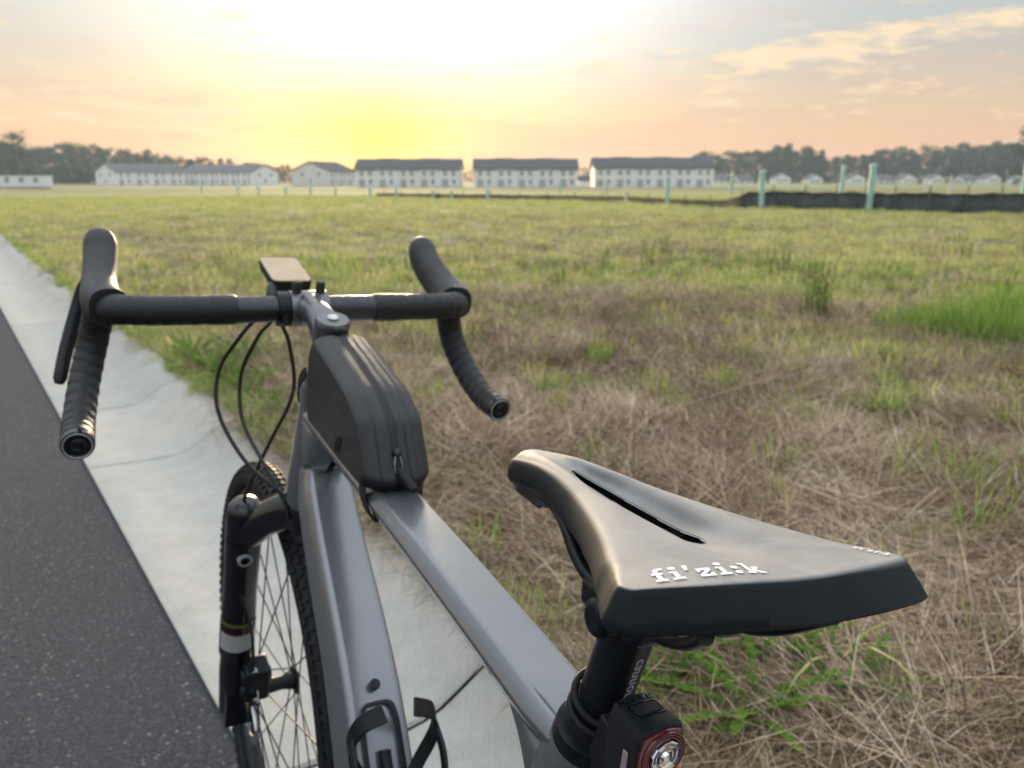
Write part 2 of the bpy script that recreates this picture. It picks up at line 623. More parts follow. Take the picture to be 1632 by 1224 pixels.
S = [v for v in axis_vals(K0 + KW + .02, 9, .12, 900) if v > 1.0 or v < -8]
S = sorted(set([round(v, 4) for v in S] + [-7.5, -7.45, .55, .93, .972]))
T = axis_vals(-3, 13, .13, 900)
vs, fs = [], []
for t in T:
    for s in S:
        p = road_pt(s, t)
        if -7.48 < s < .6: z = -.12
        elif s < .96: z = .06 if s > 0 else .02
        else: z = field_z(p.x, p.y)
        vs.append((p.x, p.y, z))
n = len(S)
fs = [(i * n + j, i * n + j + 1, (i + 1) * n + j + 1, (i + 1) * n + j) for i in range(len(T) - 1) for j in range(n - 1)]
ground = MB().add(vs, fs).build('ground', M['soil'], None, True, None)
tag(ground, 'flat field of dry brown soil turning to green turf further off', 'field', kind='structure')

# road sheet
mb = MB()
rv = [road_pt(s, t, 0.0) for t in (-60, -5, 0, 5, 20, 100, 600) for s in (-7.2, -3, -.8, K0 - .004)]
mb.add(rv, [(i * 4 + j, i * 4 + j + 1, i * 4 + j + 5, i * 4 + j + 4) for i in range(6) for j in range(3)])
road = mb.build('road', M['asphalt'], None, False)
tag(road, 'dark grey asphalt road running past the concrete kerb', 'road', kind='structure')

# rolled kerb and gutter, cast in sections
PROF = [(0, .004), (.008, .0075), (.10, .004), (.22, -.001), (.30, .000), (.345, .006), (.385, .020), (.43, .046), (.475, .074), (.515, .094), (.55, .104), (.60, .107), (.61, .104)]
mb = MB()
bed = [road_pt(K0 + a, t, z - .034) for t in (-20, 120) for a, z in PROF]
k = len(PROF)
mb.add(bed, [(j, j + 1, k + j + 1, k + j) for j in range(k - 1)])
kerb = mb.build('kerb', M['joint'], None, True, None)
tag(kerb, 'pale concrete rolled kerb and gutter between road and field', 'kerb', kind='structure')
joints = [-10.83, -7.78, -4.73, -1.68, 1.37, 3.48, 4.42] + [4.42 + 3.05 * i for i in range(1, 36)]
for a, b in zip(joints[:-1], joints[1:]):
    g = .0055
    n = max(4, int((b - a) / .12)) if a < 14 else 3
    ts = [a + g, a + g + .006] + list(np.linspace(a + .05, b - .05, n)) + [b - g - .006, b - g]
    rings = []
    for i, t in enumerate(ts):
        dz = -.008 if i in (0, len(ts) - 1) else 0
        row = []
        for s_, z in PROF:
            wob = (.006 * mnoise.noise(Vector((t * 1.5, 3, s_))) if s_ > .59 else 0)
            row.append(road_pt(K0 + s_ + wob, t, z + dz + wob))
        row.append(road_pt(K0 + .61, t, -.05 if dz == 0 else -.05))
        row.insert(0, road_pt(K0, t, -.05))
        rings.append(row)
    m_ = MB().rings(rings, False, (False, False))
    sec = m_.build('kerb_section', M['concrete'], kerb, True, 50)

# far dirt track between field and houses
mb = MB()
xs = np.linspace(-200, 240, 60)
row = []
for x in xs:
    y0 = 95 + 6 * math.sin(x * .02) - x * .03
    y1 = y0 + 24 + 4 * math.sin(x * .07)
    row += [(x, y0, field_z(x, y0) + .05), (x, (y0 + y1) / 2, field_z(x, (y0 + y1) / 2) + .05), (x, y1, field_z(x, y1) + .05)]
mb.add(row, [(3 * i + d, 3 * i + 3 + d, 3 * i + 4 + d, 3 * i + 1 + d) for i in range(len(xs) - 1) for d in (0, 1)])
tag(mb.build('dirt_track', M['track'], None, False), 'tan strip of graded dirt in front of the far houses', 'track', kind='structure')

# ------------------------------------------------------------------ bicycle (own frame: x forward, y left, z up, origin under the bottom bracket)
BYAW, BLEAN, STEER = R(25.943), R(-4.238), R(3.069)
BF = Vector((-math.sin(BYAW), math.cos(BYAW), 0))
BL0 = Vector((-math.cos(BYAW), -math.sin(BYAW), 0))
BL = BL0 * math.cos(BLEAN) - Vector((0, 0, 1)) * math.sin(BLEAN)
BU = BL0 * math.sin(BLEAN) + Vector((0, 0, 1)) * math.cos(BLEAN)
BIKE_M = Matrix(((BF.x, BL.x, BU.x, -.1034), (BF.y, BL.y, BU.y, .5501), (BF.z, BL.z, BU.z, 0), (0, 0, 0, 1)))
HTA = R(71.2)
AX = Vector((-math.cos(HTA), 0, math.sin(HTA)))
HT0 = Vector((.387, 0, .866))
ROTS = Matrix.Rotation(STEER, 3, AX)


def steer(p):
    return ROTS @ (Vector(p) - HT0) + HT0


bike = empty('bicycle')
bike.matrix_world = BIKE_M
tag(bike, 'dark grey gravel bicycle with drop handlebar and single sided fork, standing on the road', 'bicycle')
BX, BZ = .4581, .9546
AXLE = Vector((.6472, 0, .3455))
REAR = Vector((-.415, 0, .345))
BB = Vector((0, 0, .284))


def prof_loft(stations, prof):
    """stations: (centre, tangent, width scale, height scale); prof: (side, normal)"""
    rings = []
    for c, t, sw, sh in stations:
        t = Vector(t).normalized()
        y = Vector((0, 1, 0))
        nn = y.cross(t)
        if nn.z < 0 or (abs(nn.z) < .2 and nn.x < 0): nn = -nn
        rings.append([Vector(c) + y * a * sw + nn * b * sh for a, b in prof])
    return rings


def round_prof(pts, n=3, r=.25):
    """softens the corners of a closed profile"""
    out = []
    m = len(pts)
    for i in range(m):
        p0, p1, p2 = Vector(pts[i - 1]), Vector(pts[i]), Vector(pts[(i + 1) % m])
        a, b = p1.lerp(p0, r), p1.lerp(p2, r)
        for k in range(n):
            t = k / (n - 1)
            out.append(tuple((a.lerp(p1, t)).lerp(p1.lerp(b, t), t)))
    return out


# --- frame: one moulding
fr = MB()
dt_prof = round_prof([(.0255, .032), (-.0255, .032), (-.0365, -.006), (-.024, -.034), (.024, -.034), (.0365, -.006)], 4, .13)
dtc = catmull([(.424, 0, .806), (.33, 0, .716), (.19, 0, .596), (.085, 0, .44), (.01, 0, .315)], 6)
stn = []
for i, c in enumerate(dtc):
    t = dtc[min(i + 1, len(dtc) - 1)] - dtc[max(i - 1, 0)]
    k = i / (len(dtc) - 1)
    stn.append((c, t, .50 + .34 * min(1, k * 6) + .24 * min(1, k * 1.8), .55 + .29 * min(1, k * 6) + .18 * min(1, k * 2)))
fr.rings(prof_loft(stn, dt_prof))
tt_prof = round_prof([(.0165, .0165), (-.0165, .0165), (-.0235, .004), (-.015, -.015), (.015, -.015), (.0235, .004)], 4, .14)
ttc = catmull([(.405, 0, .836), (.30, 0, .832), (.09, 0, .824), (-.054, 0, .817), (-.153, 0, .811), (-.199, 0, .8075)], 6)
stn = []
for i, c in enumerate(ttc):
    t = ttc[min(i + 1, len(ttc) - 1)] - ttc[max(i - 1, 0)]
    k = i / (len(ttc) - 1)
    stn.append((c, t, 1.0 + .05 * k + .18 * max(0, 1 - k * 5) - .16 * max(0, k - .86) * 7, (.90 + .85 * max(0, 1 - k * 4.5) - .10 * max(0, k - .86) * 7)))
fr.rings(prof_loft(stn, tt_prof))
# head tube with a forward keel
hrings = []
for h, rr, fx in ((-.018, .026, .0), (-.012, .0275, .0), (.02, .027, .003), (.06, .029, .004), (.10, .031, .003), (.145, .034, .0), (.150, .033, 0)):
    c = HT0 - AX * h
    u = AX.cross(Vector((0, 1, 0))).normalized()
    hrings.append([c + u * (math.cos(a) * rr * 1.05 + (fx if math.cos(a) > 0 else 0)) + Vector((0, 1, 0)) * math.sin(a) * rr for a in (2 * PI * k / 28 for k in range(28))])
fr.rings(hrings)
# side fairings where head, top and down tube flow together
for s in (1, -1):
    fr.rings([[Vector((x, s * y, z)) for x, z in ring] for y, ring in
              ((.004, [(.40, .850), (.36, .846), (.325, .836), (.335, .800), (.375, .770), (.41, .77)]),
               (.020, [(.40, .848), (.362, .842), (.335, .830), (.345, .803), (.377, .775), (.410, .774)]),
               (.0255, [(.397, .840), (.367, .834), (.35, .823), (.357, .806), (.380, .785), (.405, .782)]))])
# seat tube and the curved gusset under the top tube
ST_TOP, ST_DIR = Vector((-.206, 0, .813)), (BB - Vector((-.206, 0, .813))).normalized()
rings = []
for h, a, b in ((-.004, .0195, .0185), (0, .021, .0205), (.03, .023, .0225), (.08, .022, .021), (.20, .021, .019), (.45, .024, .024), (.54, .03, .034)):
    c = ST_TOP + ST_DIR * h
    u = Vector((0, 1, 0)).cross(ST_DIR).normalized()
    tilt = Vector((0, 0, 0))
    rings.append([c + u * math.cos(q) * a + Vector((0, 1, 0)) * math.sin(q) * b + ST_DIR * (math.cos(q) * .0 if h > .01 else 0) for q in (2 * PI * k / 28 for k in range(28))])
fr.rings(rings)
fr.tube(catmull([(-.095, 0, .8130), (-.135, 0, .8055), (-.162, 0, .7880), (-.1750, 0, .7580), (-.1720, 0, .7200)], 6), [.0120 + .0045 * math.sin(PI * k / 24) for k in range(25)], 18)
# bottom bracket, stays
fr.lathe([(-.045, .030), (-.043, .033), (.043, .033), (.045, .030)], BB, (0, 1, 0), 26)
for s in (1, -1):
    fr.tube(catmull([(-.012, s * .035, .286), (-.10, s * .040, .30), (-.25, s * .058, .322), (-.405, s * .068, .345)], 6), [.019 - .008 * i / 18 for i in range(19)], 12)
    fr.tube(catmull([(-.150, s * .010, .60), (-.19, s * .030, .585), (-.28, s * .052, .48), (-.40, s * .068, .36)], 6), [.013 - .003 * i / 18 for i in range(19)], 12)
    fr.lathe([(-.006, .016), (.006, .016)], REAR + Vector((0, s * .072, 0)), (0, 1, 0), 16)
frame = fr.build('frame', M['frame'], bike, True, 38)
# frame bolts and the black insert the bottle cage screws onto
DTN = Vector((-.64, 0, .768))
for x, z in ((.165, .626), (.062, .488)):
    MB().lathe([(-.004, .0042), (.0015, .0056), (.004, .0052), (.005, .003)], (x, 0, z), DTN, 14).build('bolt', M['black_satin'], frame)
fr = MB()
ins = []
q_ = Vector((.768, 0, .64))
c0 = Vector((.150, 0, .6085))
out_p, in_p = [], []
for a in range(24):
    t = 2 * PI * a / 24
    sx = math.copysign(abs(math.cos(t)) ** .45, math.cos(t))
    sy = math.copysign(abs(math.sin(t)) ** .45, math.sin(t))
    ins.append((sx, sy))
def dt_pt(d, y, up):
    """d metres down the down tube from the upper bolt, on its top face"""
    a = Vector((.165, 0, .626)); b = Vector((.062, 0, .488))
    return a + (b - a).normalized() * d + Vector((0, y, 0)) + DTN * up
ringo = [dt_pt(.062 + sx * .047, sy * .0195, .002) for sx, sy in ins]
ringo2 = [dt_pt(.062 + sx * .047, sy * .0195, -.003) for sx, sy in ins]
ringi = [dt_pt(.062 + sx * .044, sy * .0155, .0025) for sx, sy in ins]
ringi2 = [dt_pt(.062 + sx * .044, sy * .0155, -.003) for sx, sy in ins]
fr.rings([ringo2, ringo, ringi, ringi2], True, (False, False))
fr.build('frame_insert', M['black_satin'], frame)
MB().add([dt_pt(.075, -.004, .0022), dt_pt(.10, -.010, .0022), dt_pt(.10, .004, .0022), dt_pt(.083, .005, .0022)], [(0, 1, 2, 3)]).build('frame_marking', M['blue_print'], frame, False)

# --- bottle cage
cg = empty('x') if False else None
cage = MB()
def ribbon(mb, pts, wv, th, flat):
    """flat strap along pts; flat: list of width directions"""
    pth = catmull(pts, 6)
    fl = catmull(flat, 6)
    rings = []
    for i, p in enumerate(pth):
        t = (pth[min(i + 1, len(pth) - 1)] - pth[max(i - 1, 0)]).normalized()
        u = (fl[i] - t * fl[i].dot(t)).normalized()
        v = t.cross(u)
        k = i / (len(pth) - 1)
        ww = wv[0] + (wv[1] - wv[0]) * k
        rings.append([p + u * a * ww + v * b * th for a, b in ((-.5, -.5), (.5, -.5), (.5, .5), (-.5, .5))])
    mb.rings(rings)
DTT = (Vector((.062, 0, .488)) - Vector((.165, 0, .626))).normalized()
YY = Vector((0, 1, 0))
for s in (1, -1):
    ribbon(cage, [dt_pt(.105, s * .010, .004), dt_pt(.080, s * .027, .012), dt_pt(.062, s * .040, .034), dt_pt(.050, s * .034, .060), dt_pt(.046, s * .014, .073)], (.012, .017), .0035, [DTT, DTT, DTT, DTT, DTT])
    ribbon(cage, [dt_pt(.056, s * .039, .046), dt_pt(.090, s * .041, .050), dt_pt(.130, s * .036, .034), dt_pt(.170, s * .012, .004)], (.012, .014), .0035, [DTN, DTN, DTN, DTN])
cage.tube([dt_pt(.06, 0, .0035), dt_pt(.175, 0, .0035)], .006, 8)
bevel(cage.build('bottle_cage', M['black_satin'], bike, True, 40), .001, 2)

# --- seatpost
POST_DIR = Vector((-.032, 0, .100)).normalized()
POST0 = Vector((-.208, 0, .813))
sp = MB().lathe([(-.12, .0136), (.0, .0136), (.088, .0136), (.092, .0130)], POST0, POST_DIR, 36)
post = sp.build('seatpost', M['black_satin'], bike)
cl = MB().lathe([(-.002, .0155), (.0, .0205), (.002, .0212), (.010, .0205), (.012, .0145)], POST0, POST_DIR, 36)
cl.build('seat_collar', M['black_satin'], post)
hd = MB()
HEAD = POST0 + POST_DIR * .098
hd.box(HEAD + Vector((-.002, 0, .000)), (.050, .040, .016))
hd.lathe([(-.026, .010), (.026, .010)], HEAD + Vector((0, 0, -.004)), (0, 1, 0), 18)
bevel(hd.build('seat_clamp', M['black_satin'], post), .004, 3)


def text_mesh(body, size, name, mtl, parent, place, extrude=.0004, sx=1.0):
    """lettering: Blender's own font, converted and laid onto a surface by place(u, v, h)"""
    cu = bpy.data.curves.new(name, 'FONT')
    cu.body = body
    cu.size = size
    cu.extrude = extrude / 2
    cu.align_x = 'CENTER'
    cu.align_y = 'CENTER'
    cu.resolution_u = 3
    tmp = bpy.data.objects.new(name, cu)
    col.objects.link(tmp)
    dg = bpy.context.evaluated_depsgraph_get()
    me = bpy.data.meshes.new_from_object(tmp.evaluated_get(dg))
    bpy.data.objects.remove(tmp)
    bm = bmesh.new()
    bm.from_mesh(me)
    bmesh.ops.triangulate(bm, faces=bm.faces)
    bmesh.ops.subdivide_edges(bm, edges=[e for e in bm.edges if e.calc_length() > size * .3], cuts=1)
    bm.to_mesh(me)
    bm.free()
    for v in me.vertices:
        v.co = place(v.co.x * sx, v.co.y, v.co.z)
    me.materials.clear()
    me.materials.append(mtl)
    o = bpy.data.objects.new(name, me)
    col.objects.link(o)
    o.parent = parent
    return o


PU = Vector((0, 1, 0)).cross(POST_DIR).normalized()
def on_post(u, v, h):
    # text runs down the post; sits on its rear right flank
    ang = R(-118) + v / .0136
    rad = .0137 + h
    d = PU * math.cos(ang) + Vector((0, 1, 0)) * math.sin(ang)
    return POST0 + POST_DIR * (.052 - u) + d * rad
# find which way PU points and set the text on the side seen from behind on the right
if PU.x > 0: PU = -PU
def on_post(u, v, h):
    ang = R(-2) + v / .0136
    d = PU * math.cos(ang) + Vector((0, 1, 0)) * math.sin(ang)
    return POST0 + POST_DIR * (.052 - u) + d * (.01375 + h)
text_mesh('cannondale', .0088, 'lettering', M['grey_print'], post, on_post, .0002, 1.1)

# --- saddle
SADX = -.24
def sad(p):
    # seat set a touch askew on its clamp
    p = Vector(p)
    k = min(1.2, max(0, (-p.x - .10) / .23))
    return Vector((p.x, p.y - .0060, p.z + .045 * p.y))


NOSE, TAILX = -.0985, -.330
def s_w(x):      # half width of the top at x (crease line)
    return interp(-x, [(.0985, .0030), (.1005, .0070), (.105, .0102), (.113, .0122), (.14, .0142), (.17, .0168), (.20, .0220), (.23, .0310), (.26, .0425), (.29, .0570), (.312, .0680), (.322, .0708), (.328, .0700), (.333, .0665)])
def s_zc(x):
    return interp(-x, [(.0985, .9400), (.105, .9435), (.12, .9478), (.15, .9535), (.19, .9565), (.24, .9570), (.29, .9575), (.335, .9610)])
def s_top(x, y):
    w_ = s_w(x)
    b = min(1, abs(y) / max(w_, 1e-4))
    z = s_zc(x)
    k = interp(-x, [(.10, 1.0), (.20, 1.0), (.27, .75), (.335, .45)])
    z -= k * (.0050 * b ** 2.2)
    # relief channel, deepest amidships, fading into the tail
    dep = interp(-x, [(.112, 0.0), (.14, .004), (.18, .0105), (.24, .0110), (.275, .0070), (.305, .0022), (.332, .0003)])
    cw = interp(-x, [(.11, .005), (.16, .0088), (.22, .0145), (.28, .0150), (.335, .018)])
    z -= dep * math.exp(-(abs(y) / cw) ** 3.2)
    return z


def tail_x(y):
    return TAILX + .014 * (abs(y) / .0735) ** 2.0


NA, NB = 140, 76
bs = [math.copysign(abs(t) ** 1.25, t) for t in np.linspace(-1, 1, NB + 1)]
SLOT = (-.158, -.272, .0042)
def slot_half(x):
    a = (x - SLOT[0]) / (SLOT[1] - SLOT[0])
    if a < 0 or a > 1: return 0
    return SLOT[2] * min(1, (a * 9) ** .5, ((1 - a) * 14) ** .5) * (.55 + .45 * min(1, a * 1.6))
grid = []
for i in range(NA + 1):
    a = i / NA
    a = a ** 1.15
    row = []
    for b in bs:
        x = NOSE + (TAILX - NOSE) * a
        y = b * s_w(x)
        kk = max(0, (a - .80) / .20)
        x = x + kk * kk * (tail_x(y) - TAILX)
        row.append(Vector((x, y, 0)))
    grid.append(row)
for row in grid:
    for p in row: p.z = s_top(p.x, p.y)
sd = MB()
nn_ = NB + 1
vs = [sad(p) for row in grid for p in row]
fs, hole_edges = [], []
inside = lambda p: abs(p.y) < slot_half(p.x)
for i in range(NA):
    for j in range(NB):
        c = (grid[i][j] + grid[i + 1][j + 1] + grid[i + 1][j] + grid[i][j + 1]) / 4
        if inside(c): continue
        fs.append((i * nn_ + j, i * nn_ + j + 1, (i + 1) * nn_ + j + 1, (i + 1) * nn_ + j))
sd.add(vs, fs)
# rounded rim all round: from the crease outwards and down to the base line
loop = [(i, 0) for i in range(NA)] + [(NA, j) for j in range(NB)] + [(i, NB) for i in range(NA, 0, -1)] + [(0, j) for j in range(NB, 0, -1)]
pl = [grid[i][j] for i, j in loop]
nl = len(pl)
base_i = [i * nn_ + j for i, j in loop]
side_p = [(.0016, .0006), (.0034, .0019), (.0050, .0042), (.0063, .0076), (.0072, .0115), (.0074, .0145), (.0064, .0160)]
rear_p = [(.0005, .0002), (.0014, .0010), (.0026, .0030), (.0046, .0064), (.0072, .0108), (.0090, .0142), (.0080, .0156)]
nose_p = [(.0010, .0006), (.0020, .0018), (.0028, .0040), (.0032, .0070), (.0032, .0105), (.0024, .0135), (.0010, .0150)]
prev = base_i
for k in range(7):
    ring = []
    for q in range(nl):
        t = (pl[(q + 2) % nl] - pl[(q - 2) % nl])
        t.z = 0
        o_ = Vector((t.y, -t.x, 0)).normalized()
        p = pl[q]
        c_ = Vector((-.25, 0, 0))
        if o_.dot(p - Vector((min(-.12, max(-.30, p.x)), 0, 0))) < 0: o_ = -o_
        x = p.x
        rear = min(1, max(0, (-x - .285) / .035))
        nose = min(1, max(0, (x + .19) / .08))
        off = [side_p[k][m_] * (1 - rear - nose if rear + nose < 1 else 0) + rear_p[k][m_] * rear + nose_p[k][m_] * nose for m_ in (0, 1)]
        off[0] *= 1 + rear * .45 * max(-1, min(1, -p.y / .06))
        ring.append(p + o_ * off[0] - Vector((0, 0, off[1])))
    b0 = len(sd.v)
    sd.v += [tuple(sad(p)) for p in ring]
    cur = list(range(b0, b0 + nl))
    for q in range(nl):
        q2 = (q + 1) % nl
        sd.f.append((prev[q], prev[q2], cur[q2], cur[q]))
    prev = cur
last_ring = ring
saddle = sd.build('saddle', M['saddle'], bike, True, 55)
# lower shell, slot lining and rails
sh = MB()
inner = [p + (Vector((SADX + .0, 0, 0)) - Vector((p.x, p.y, 0))) * .05 - Vector((0, 0, .001)) for p in last_ring]
r2 = [Vector((p.x, p.y, p.z - .0028)) for p in inner]
r3 = [Vector((-.23 + (p.x + .23) * .80, p.y * .80, p.z - .0045)) for p in inner]
sh.rings([[sad(p) for p in q] for q in (last_ring, inner, r2, r3)], True, (False, False))
sh.build('saddle_shell', M['black_matte'], saddle, True, 50)
ln = MB()
top, bot = [], []
pts = [(SLOT[0] + (SLOT[1] - SLOT[0]) * t, 1) for t in np.linspace(0, 1, 30)] + [(SLOT[0] + (SLOT[1] - SLOT[0]) * t, -1) for t in np.linspace(1, 0, 30)]
for x, s in pts:
    h = max(.0012, slot_half(x) + .0010)
    top.append(sad((x, s * h, s_top(x, h) + .0003)))
    bot.append(sad((x, s * (h + .0012), s_top(x, h) - .016)))
mid = [a + (Vector((0, .0, -.0004))) for a in top]
ln.rings([top, bot], True, (False, False))
ln.build('slot_lining', M['black_gloss'], saddle, True, 60)
br = MB()
br.box(sad((-.243, 0, .9415)), (.012, .024, .003))
br.build('slot_bridge', M['black_satin'], saddle)
for s in (1, -1):
    pth = catmull([(-.128, s * .006, .931), (-.150, s * .010, .9300), (-.185, s * .019, .928), (-.203, s * .021, .917), (-.222, s * .0215, .911), (-.27, s * .0215, .910), (-.295, s * .024, .918), (-.318, s * .034, .934)], 7)
    MB().tube([sad(p) for p in pth], .0036, 10).build('saddle_rail', M['black_satin'], saddle)
# tail bumper clip under the shell
cb = MB().tube(catmull([sad((-.318, .034, .941)), sad((-.320, .030, .9375)), sad((-.320, .020, .9375)), sad((-.318, .015, .941))], 5), .0030, 8)
cb.build('saddle_clip', M['black_satin'], saddle)

# lettering on the saddle: slanted slab letters drawn as strokes
def glyph(ch):
    """list of polygons in a unit box, x height .62, ascender 1"""
    sl = .16
    P = []
    def bar(x0, y0, x1, y1): P.append([(x0, y0), (x1, y0), (x1, y1), (x0, y1)])
    def dot(cx, cy, r=.085): P.append([(cx + r * 1.15 * math.cos(a), cy + r * math.sin(a)) for a in (2 * PI * k / 14 for k in range(14))])
    if ch == 'f':
        bar(-.05, 0, .43, .14); bar(.09, .14, .28, .76); bar(-.04, .52, .42, .65)
        P.append([(.09, .76), (.28, .76), (.31, .83), (.37, .86), (.52, .86), (.52, 1.0), (.30, 1.0), (.17, .95), (.11, .87)])
        w_ = .50
    elif ch == 'i':
        bar(-.05, 0, .45, .14); bar(.11, .14, .30, .52); bar(.0, .52, .30, .65); dot(.21, .88, .13)
        w_ = .46
    elif ch == "'":
        P.append([(.0, .62), (.13, .62), (.24, 1.0), (.03, 1.0)])
        w_ = .26
    elif ch == 'z':
        bar(0, .49, .57, .65); bar(0, 0, .59, .15)
        P.append([(.0, .15), (.22, .15), (.57, .49), (.35, .49)]); bar(0, .38, .11, .49); bar(.47, .15, .59, .28)
        w_ = .64
    elif ch == ':':
        dot(.14, .13, .13); dot(.14, .54, .13)
        w_ = .36
    elif ch == 'k':
        bar(-.05, 0, .33, .13); bar(.05, .13, .24, .88); bar(-.06, .88, .24, 1.0)
        P.append([(.24, .22), (.24, .34), (.40, .52), (.62, .52), (.38, .25)])
        P.append([(.26, .32), (.38, .40), (.66, .13), (.44, .13), (.30, .22)])
        bar(.36, .52, .68, .65); bar(.42, 0, .72, .13)
        w_ = .68
    return [[(x + y * sl * 1.6, y) for x, y in q] for q in P], w_


def logo(cx, cy, width, height, rot):
    polys, u = [], 0
    for ch in "fi'zi:k":
        g, w_ = glyph(ch)
        polys += [[(x + u, y) for x, y in q] for q in g]
        u += w_ + .17
    o = MB()
    sc = width / u
    c, s = math.cos(rot), math.sin(rot)
    for q in polys:
        bm = bmesh.new()
        f = bm.faces.new([bm.verts.new((x, y, 0)) for x, y in q])
        bmesh.ops.triangulate(bm, faces=[f])
        bmesh.ops.subdivide_edges(bm, edges=bm.edges, cuts=2, use_grid_fill=True)
        bm.verts.index_update()
        vv = []
        for v in bm.verts:
            a, b = (v.co.x * sc - width / 2), (v.co.y - .5) * height
            a, b = a * c - b * s, a * s + b * c
            x, y = cx + b, cy - a
            vv.append(sad((x, y, s_top(x, y) + .00040)))
        o.add(vv, [[v.index for v in f.verts] for f in bm.faces])
        bm.free()
    return o.build('lettering', M['white_print'], saddle, False)


logo(-.3130, .0330, .0480, .0128, R(-7))
logo(-.3080, -.0625, .015, .0075, R(-62))

# --- stem and steerer stack
sm = MB()
STC = HT0 + AX * .088
sm.lathe([(-.022, .0185), (.0, .0190), (.022, .0185)], HT0 + AX * .068, AX, 28)
stem_path = [HT0 + AX * .072 + Vector((.005, 0, 0)), Vector((.40, 0, .950)), Vector((.43, 0, .954)), Vector((BX - .012, 0, BZ))]
sm.tube(catmull(stem_path, 5), [.0190, .0188, .0185, .018, .0175, .0172, .017, .0168, .0168, .0172, .018, .0185, .019, .0195, .020, .0205], 20)
sm.lathe([(-.023, .0180), (-.0225, .0215), (.0225, .0215), (.023, .0180)], (BX, 0, BZ), (0, 1, 0), 30)
stem = sm.build('stem', M['stem'], bike, True, 40, steer)
MB().lathe([(-.004, .0190), (.001, .0190), (.004, .0175), (.0045, .008), (.0040, .0)], HT0 + AX * .0925, AX, 30).build('top_cap', M['stem'], stem, True, 40, steer)
MB().lathe([(.0, .0062), (.0022, .0062), (.0030, .0052), (.0016, .0035), (.0014, .0)], HT0 + AX * .0965, AX, 18).build('cap_bolt', M['steel'], stem, True, 40, steer)
for y in (.014, -.014):
    MB().lathe([(-.012, .0055), (.009, .0055), (.011, .0045), (.0112, .0)], (BX - .006, y, BZ + .023), (-.25, 0, 1), 16).build('stem_bolt', M['steel'] if False else M['alloy_dark'], stem, True, 40, steer)
for k in range(4):
    MB().lathe([(-.0045, .0165), (-.0045, .0182), (.0045, .0182), (.0045, .0165)], HT0 + AX * (.008 + k * .0105), AX, 24).build('headset_spacer', M['black_satin'], stem, True, 40, steer)

# --- handlebar, wrapped in tape
W0 = .2182
def bar_path(s):
    return catmull([(BX, 0, BZ), (BX, s * .06, BZ), (BX, s * .12, BZ), (BX + .002, s * .165, BZ), (BX + .022, s * .204, BZ - .001), (BX + .055, s * W0, BZ - .004), (BX + .078, s * (W0 + .004), BZ - .020),
                    (BX + .083, s * (W0 + .012), BZ - .055), (BX + .062, s * (W0 + .023), BZ - .095), (BX + .020, s * (W0 + .031), BZ - .126), (BX - .027, s * (W0 + .0343), BZ - .1366)], 14)
hb = MB()
pl_, pr_ = bar_path(1), bar_path(-1)
hb.tube(list(reversed(pr_)) + pl_[1:], [.0154 if abs(p.y) < .088 else .0125 for p in list(reversed(pr_)) + pl_[1:]], 20)
bar = hb.build('handlebar', M['alloy_dark'], bike, True, 60, steer)
for s, pth in ((1, pl_), (-1, pr_)):
    # helical tape: overlapping turns stand proud
    fine = []
    for a, b in zip(pth[:-1], pth[1:]):
        m_ = max(1, int((b - a).length / .0016))
        fine += [a.lerp(b, i / m_) for i in range(m_)]
    fine.append(pth[-1])
    keep, L_, acc = [], [], 0
    for i, p in enumerate(fine):
        if i: acc += (p - fine[i - 1]).length
        if abs(p.y) > .080:
            keep.append(p)
            L_.append(acc)
    seg = 28
    tp = MB()
    rings, nrm = [], Vector((0, 0, 1))
    for i, p in enumerate(keep):
        t = (keep[min(i + 1, len(keep) - 1)] - keep[max(i - 1, 0)]).normalized()
        nrm = (nrm - t * nrm.dot(t)).normalized()
        b = t.cross(nrm)
        ring = []
        for k in range(seg):
            a = 2 * PI * k / seg
            ph = (L_[i] / .0155 + s * a / (2 * PI) + .08 * mnoise.noise(Vector((L_[i] * 14, s, 0)))) % 1.0
            am = .0009 + .0003 * min(1, max(0, (abs(p.y) - .19) / .04))
            rr = .0161 + am * (ph ** .6) - (am * .8 if ph > .94 else 0) + .00025 * mnoise.noise(Vector((L_[i] * 90, a * 2, s)))
            if L_[i] - L_[0] < .030: rr = .0172 - .0012 * max(0, 1 - (L_[i] - L_[0]) / .003)      # finishing tape
            ring.append(p + (nrm * math.cos(a) + b * math.sin(a)) * rr)
        rings.append(ring)
    tp.rings(rings)
    tp.build('bar_tape', M['tape'], bar, True, 35, steer)
    e, d = pth[-1], (pth[-1] - pth[-3]).normalized()
    MB().lathe([(-.004, .0166), (.0015, .0172), (.004, .0165), (.0048, .0140), (.0036, .0125), (.0036, .0055), (.0042, .0048), (.0042, .0)], e, d, 26).build('bar_end_plug', M['black_gloss'], bar, True, 35, steer)
    e1 = d.orthogonal().normalized()
    e2 = d.cross(e1)
    MB().tube([e + d * .0042 + (e1 * math.cos(a) + e2 * math.sin(a)) * (.0085 - .0006 * a) for a in np.linspace(.4, 6.0, 24)], .0010, 8).build('plug_emblem', M['alloy_dark'], bar, True, 60, steer)
    MB().lathe([(.0040, .0150), (.0055, .0146), (.0050, .0136)], e, d, 26, (False, False)).build('plug_ring', M['grey_print'], bar, True, 35, steer)

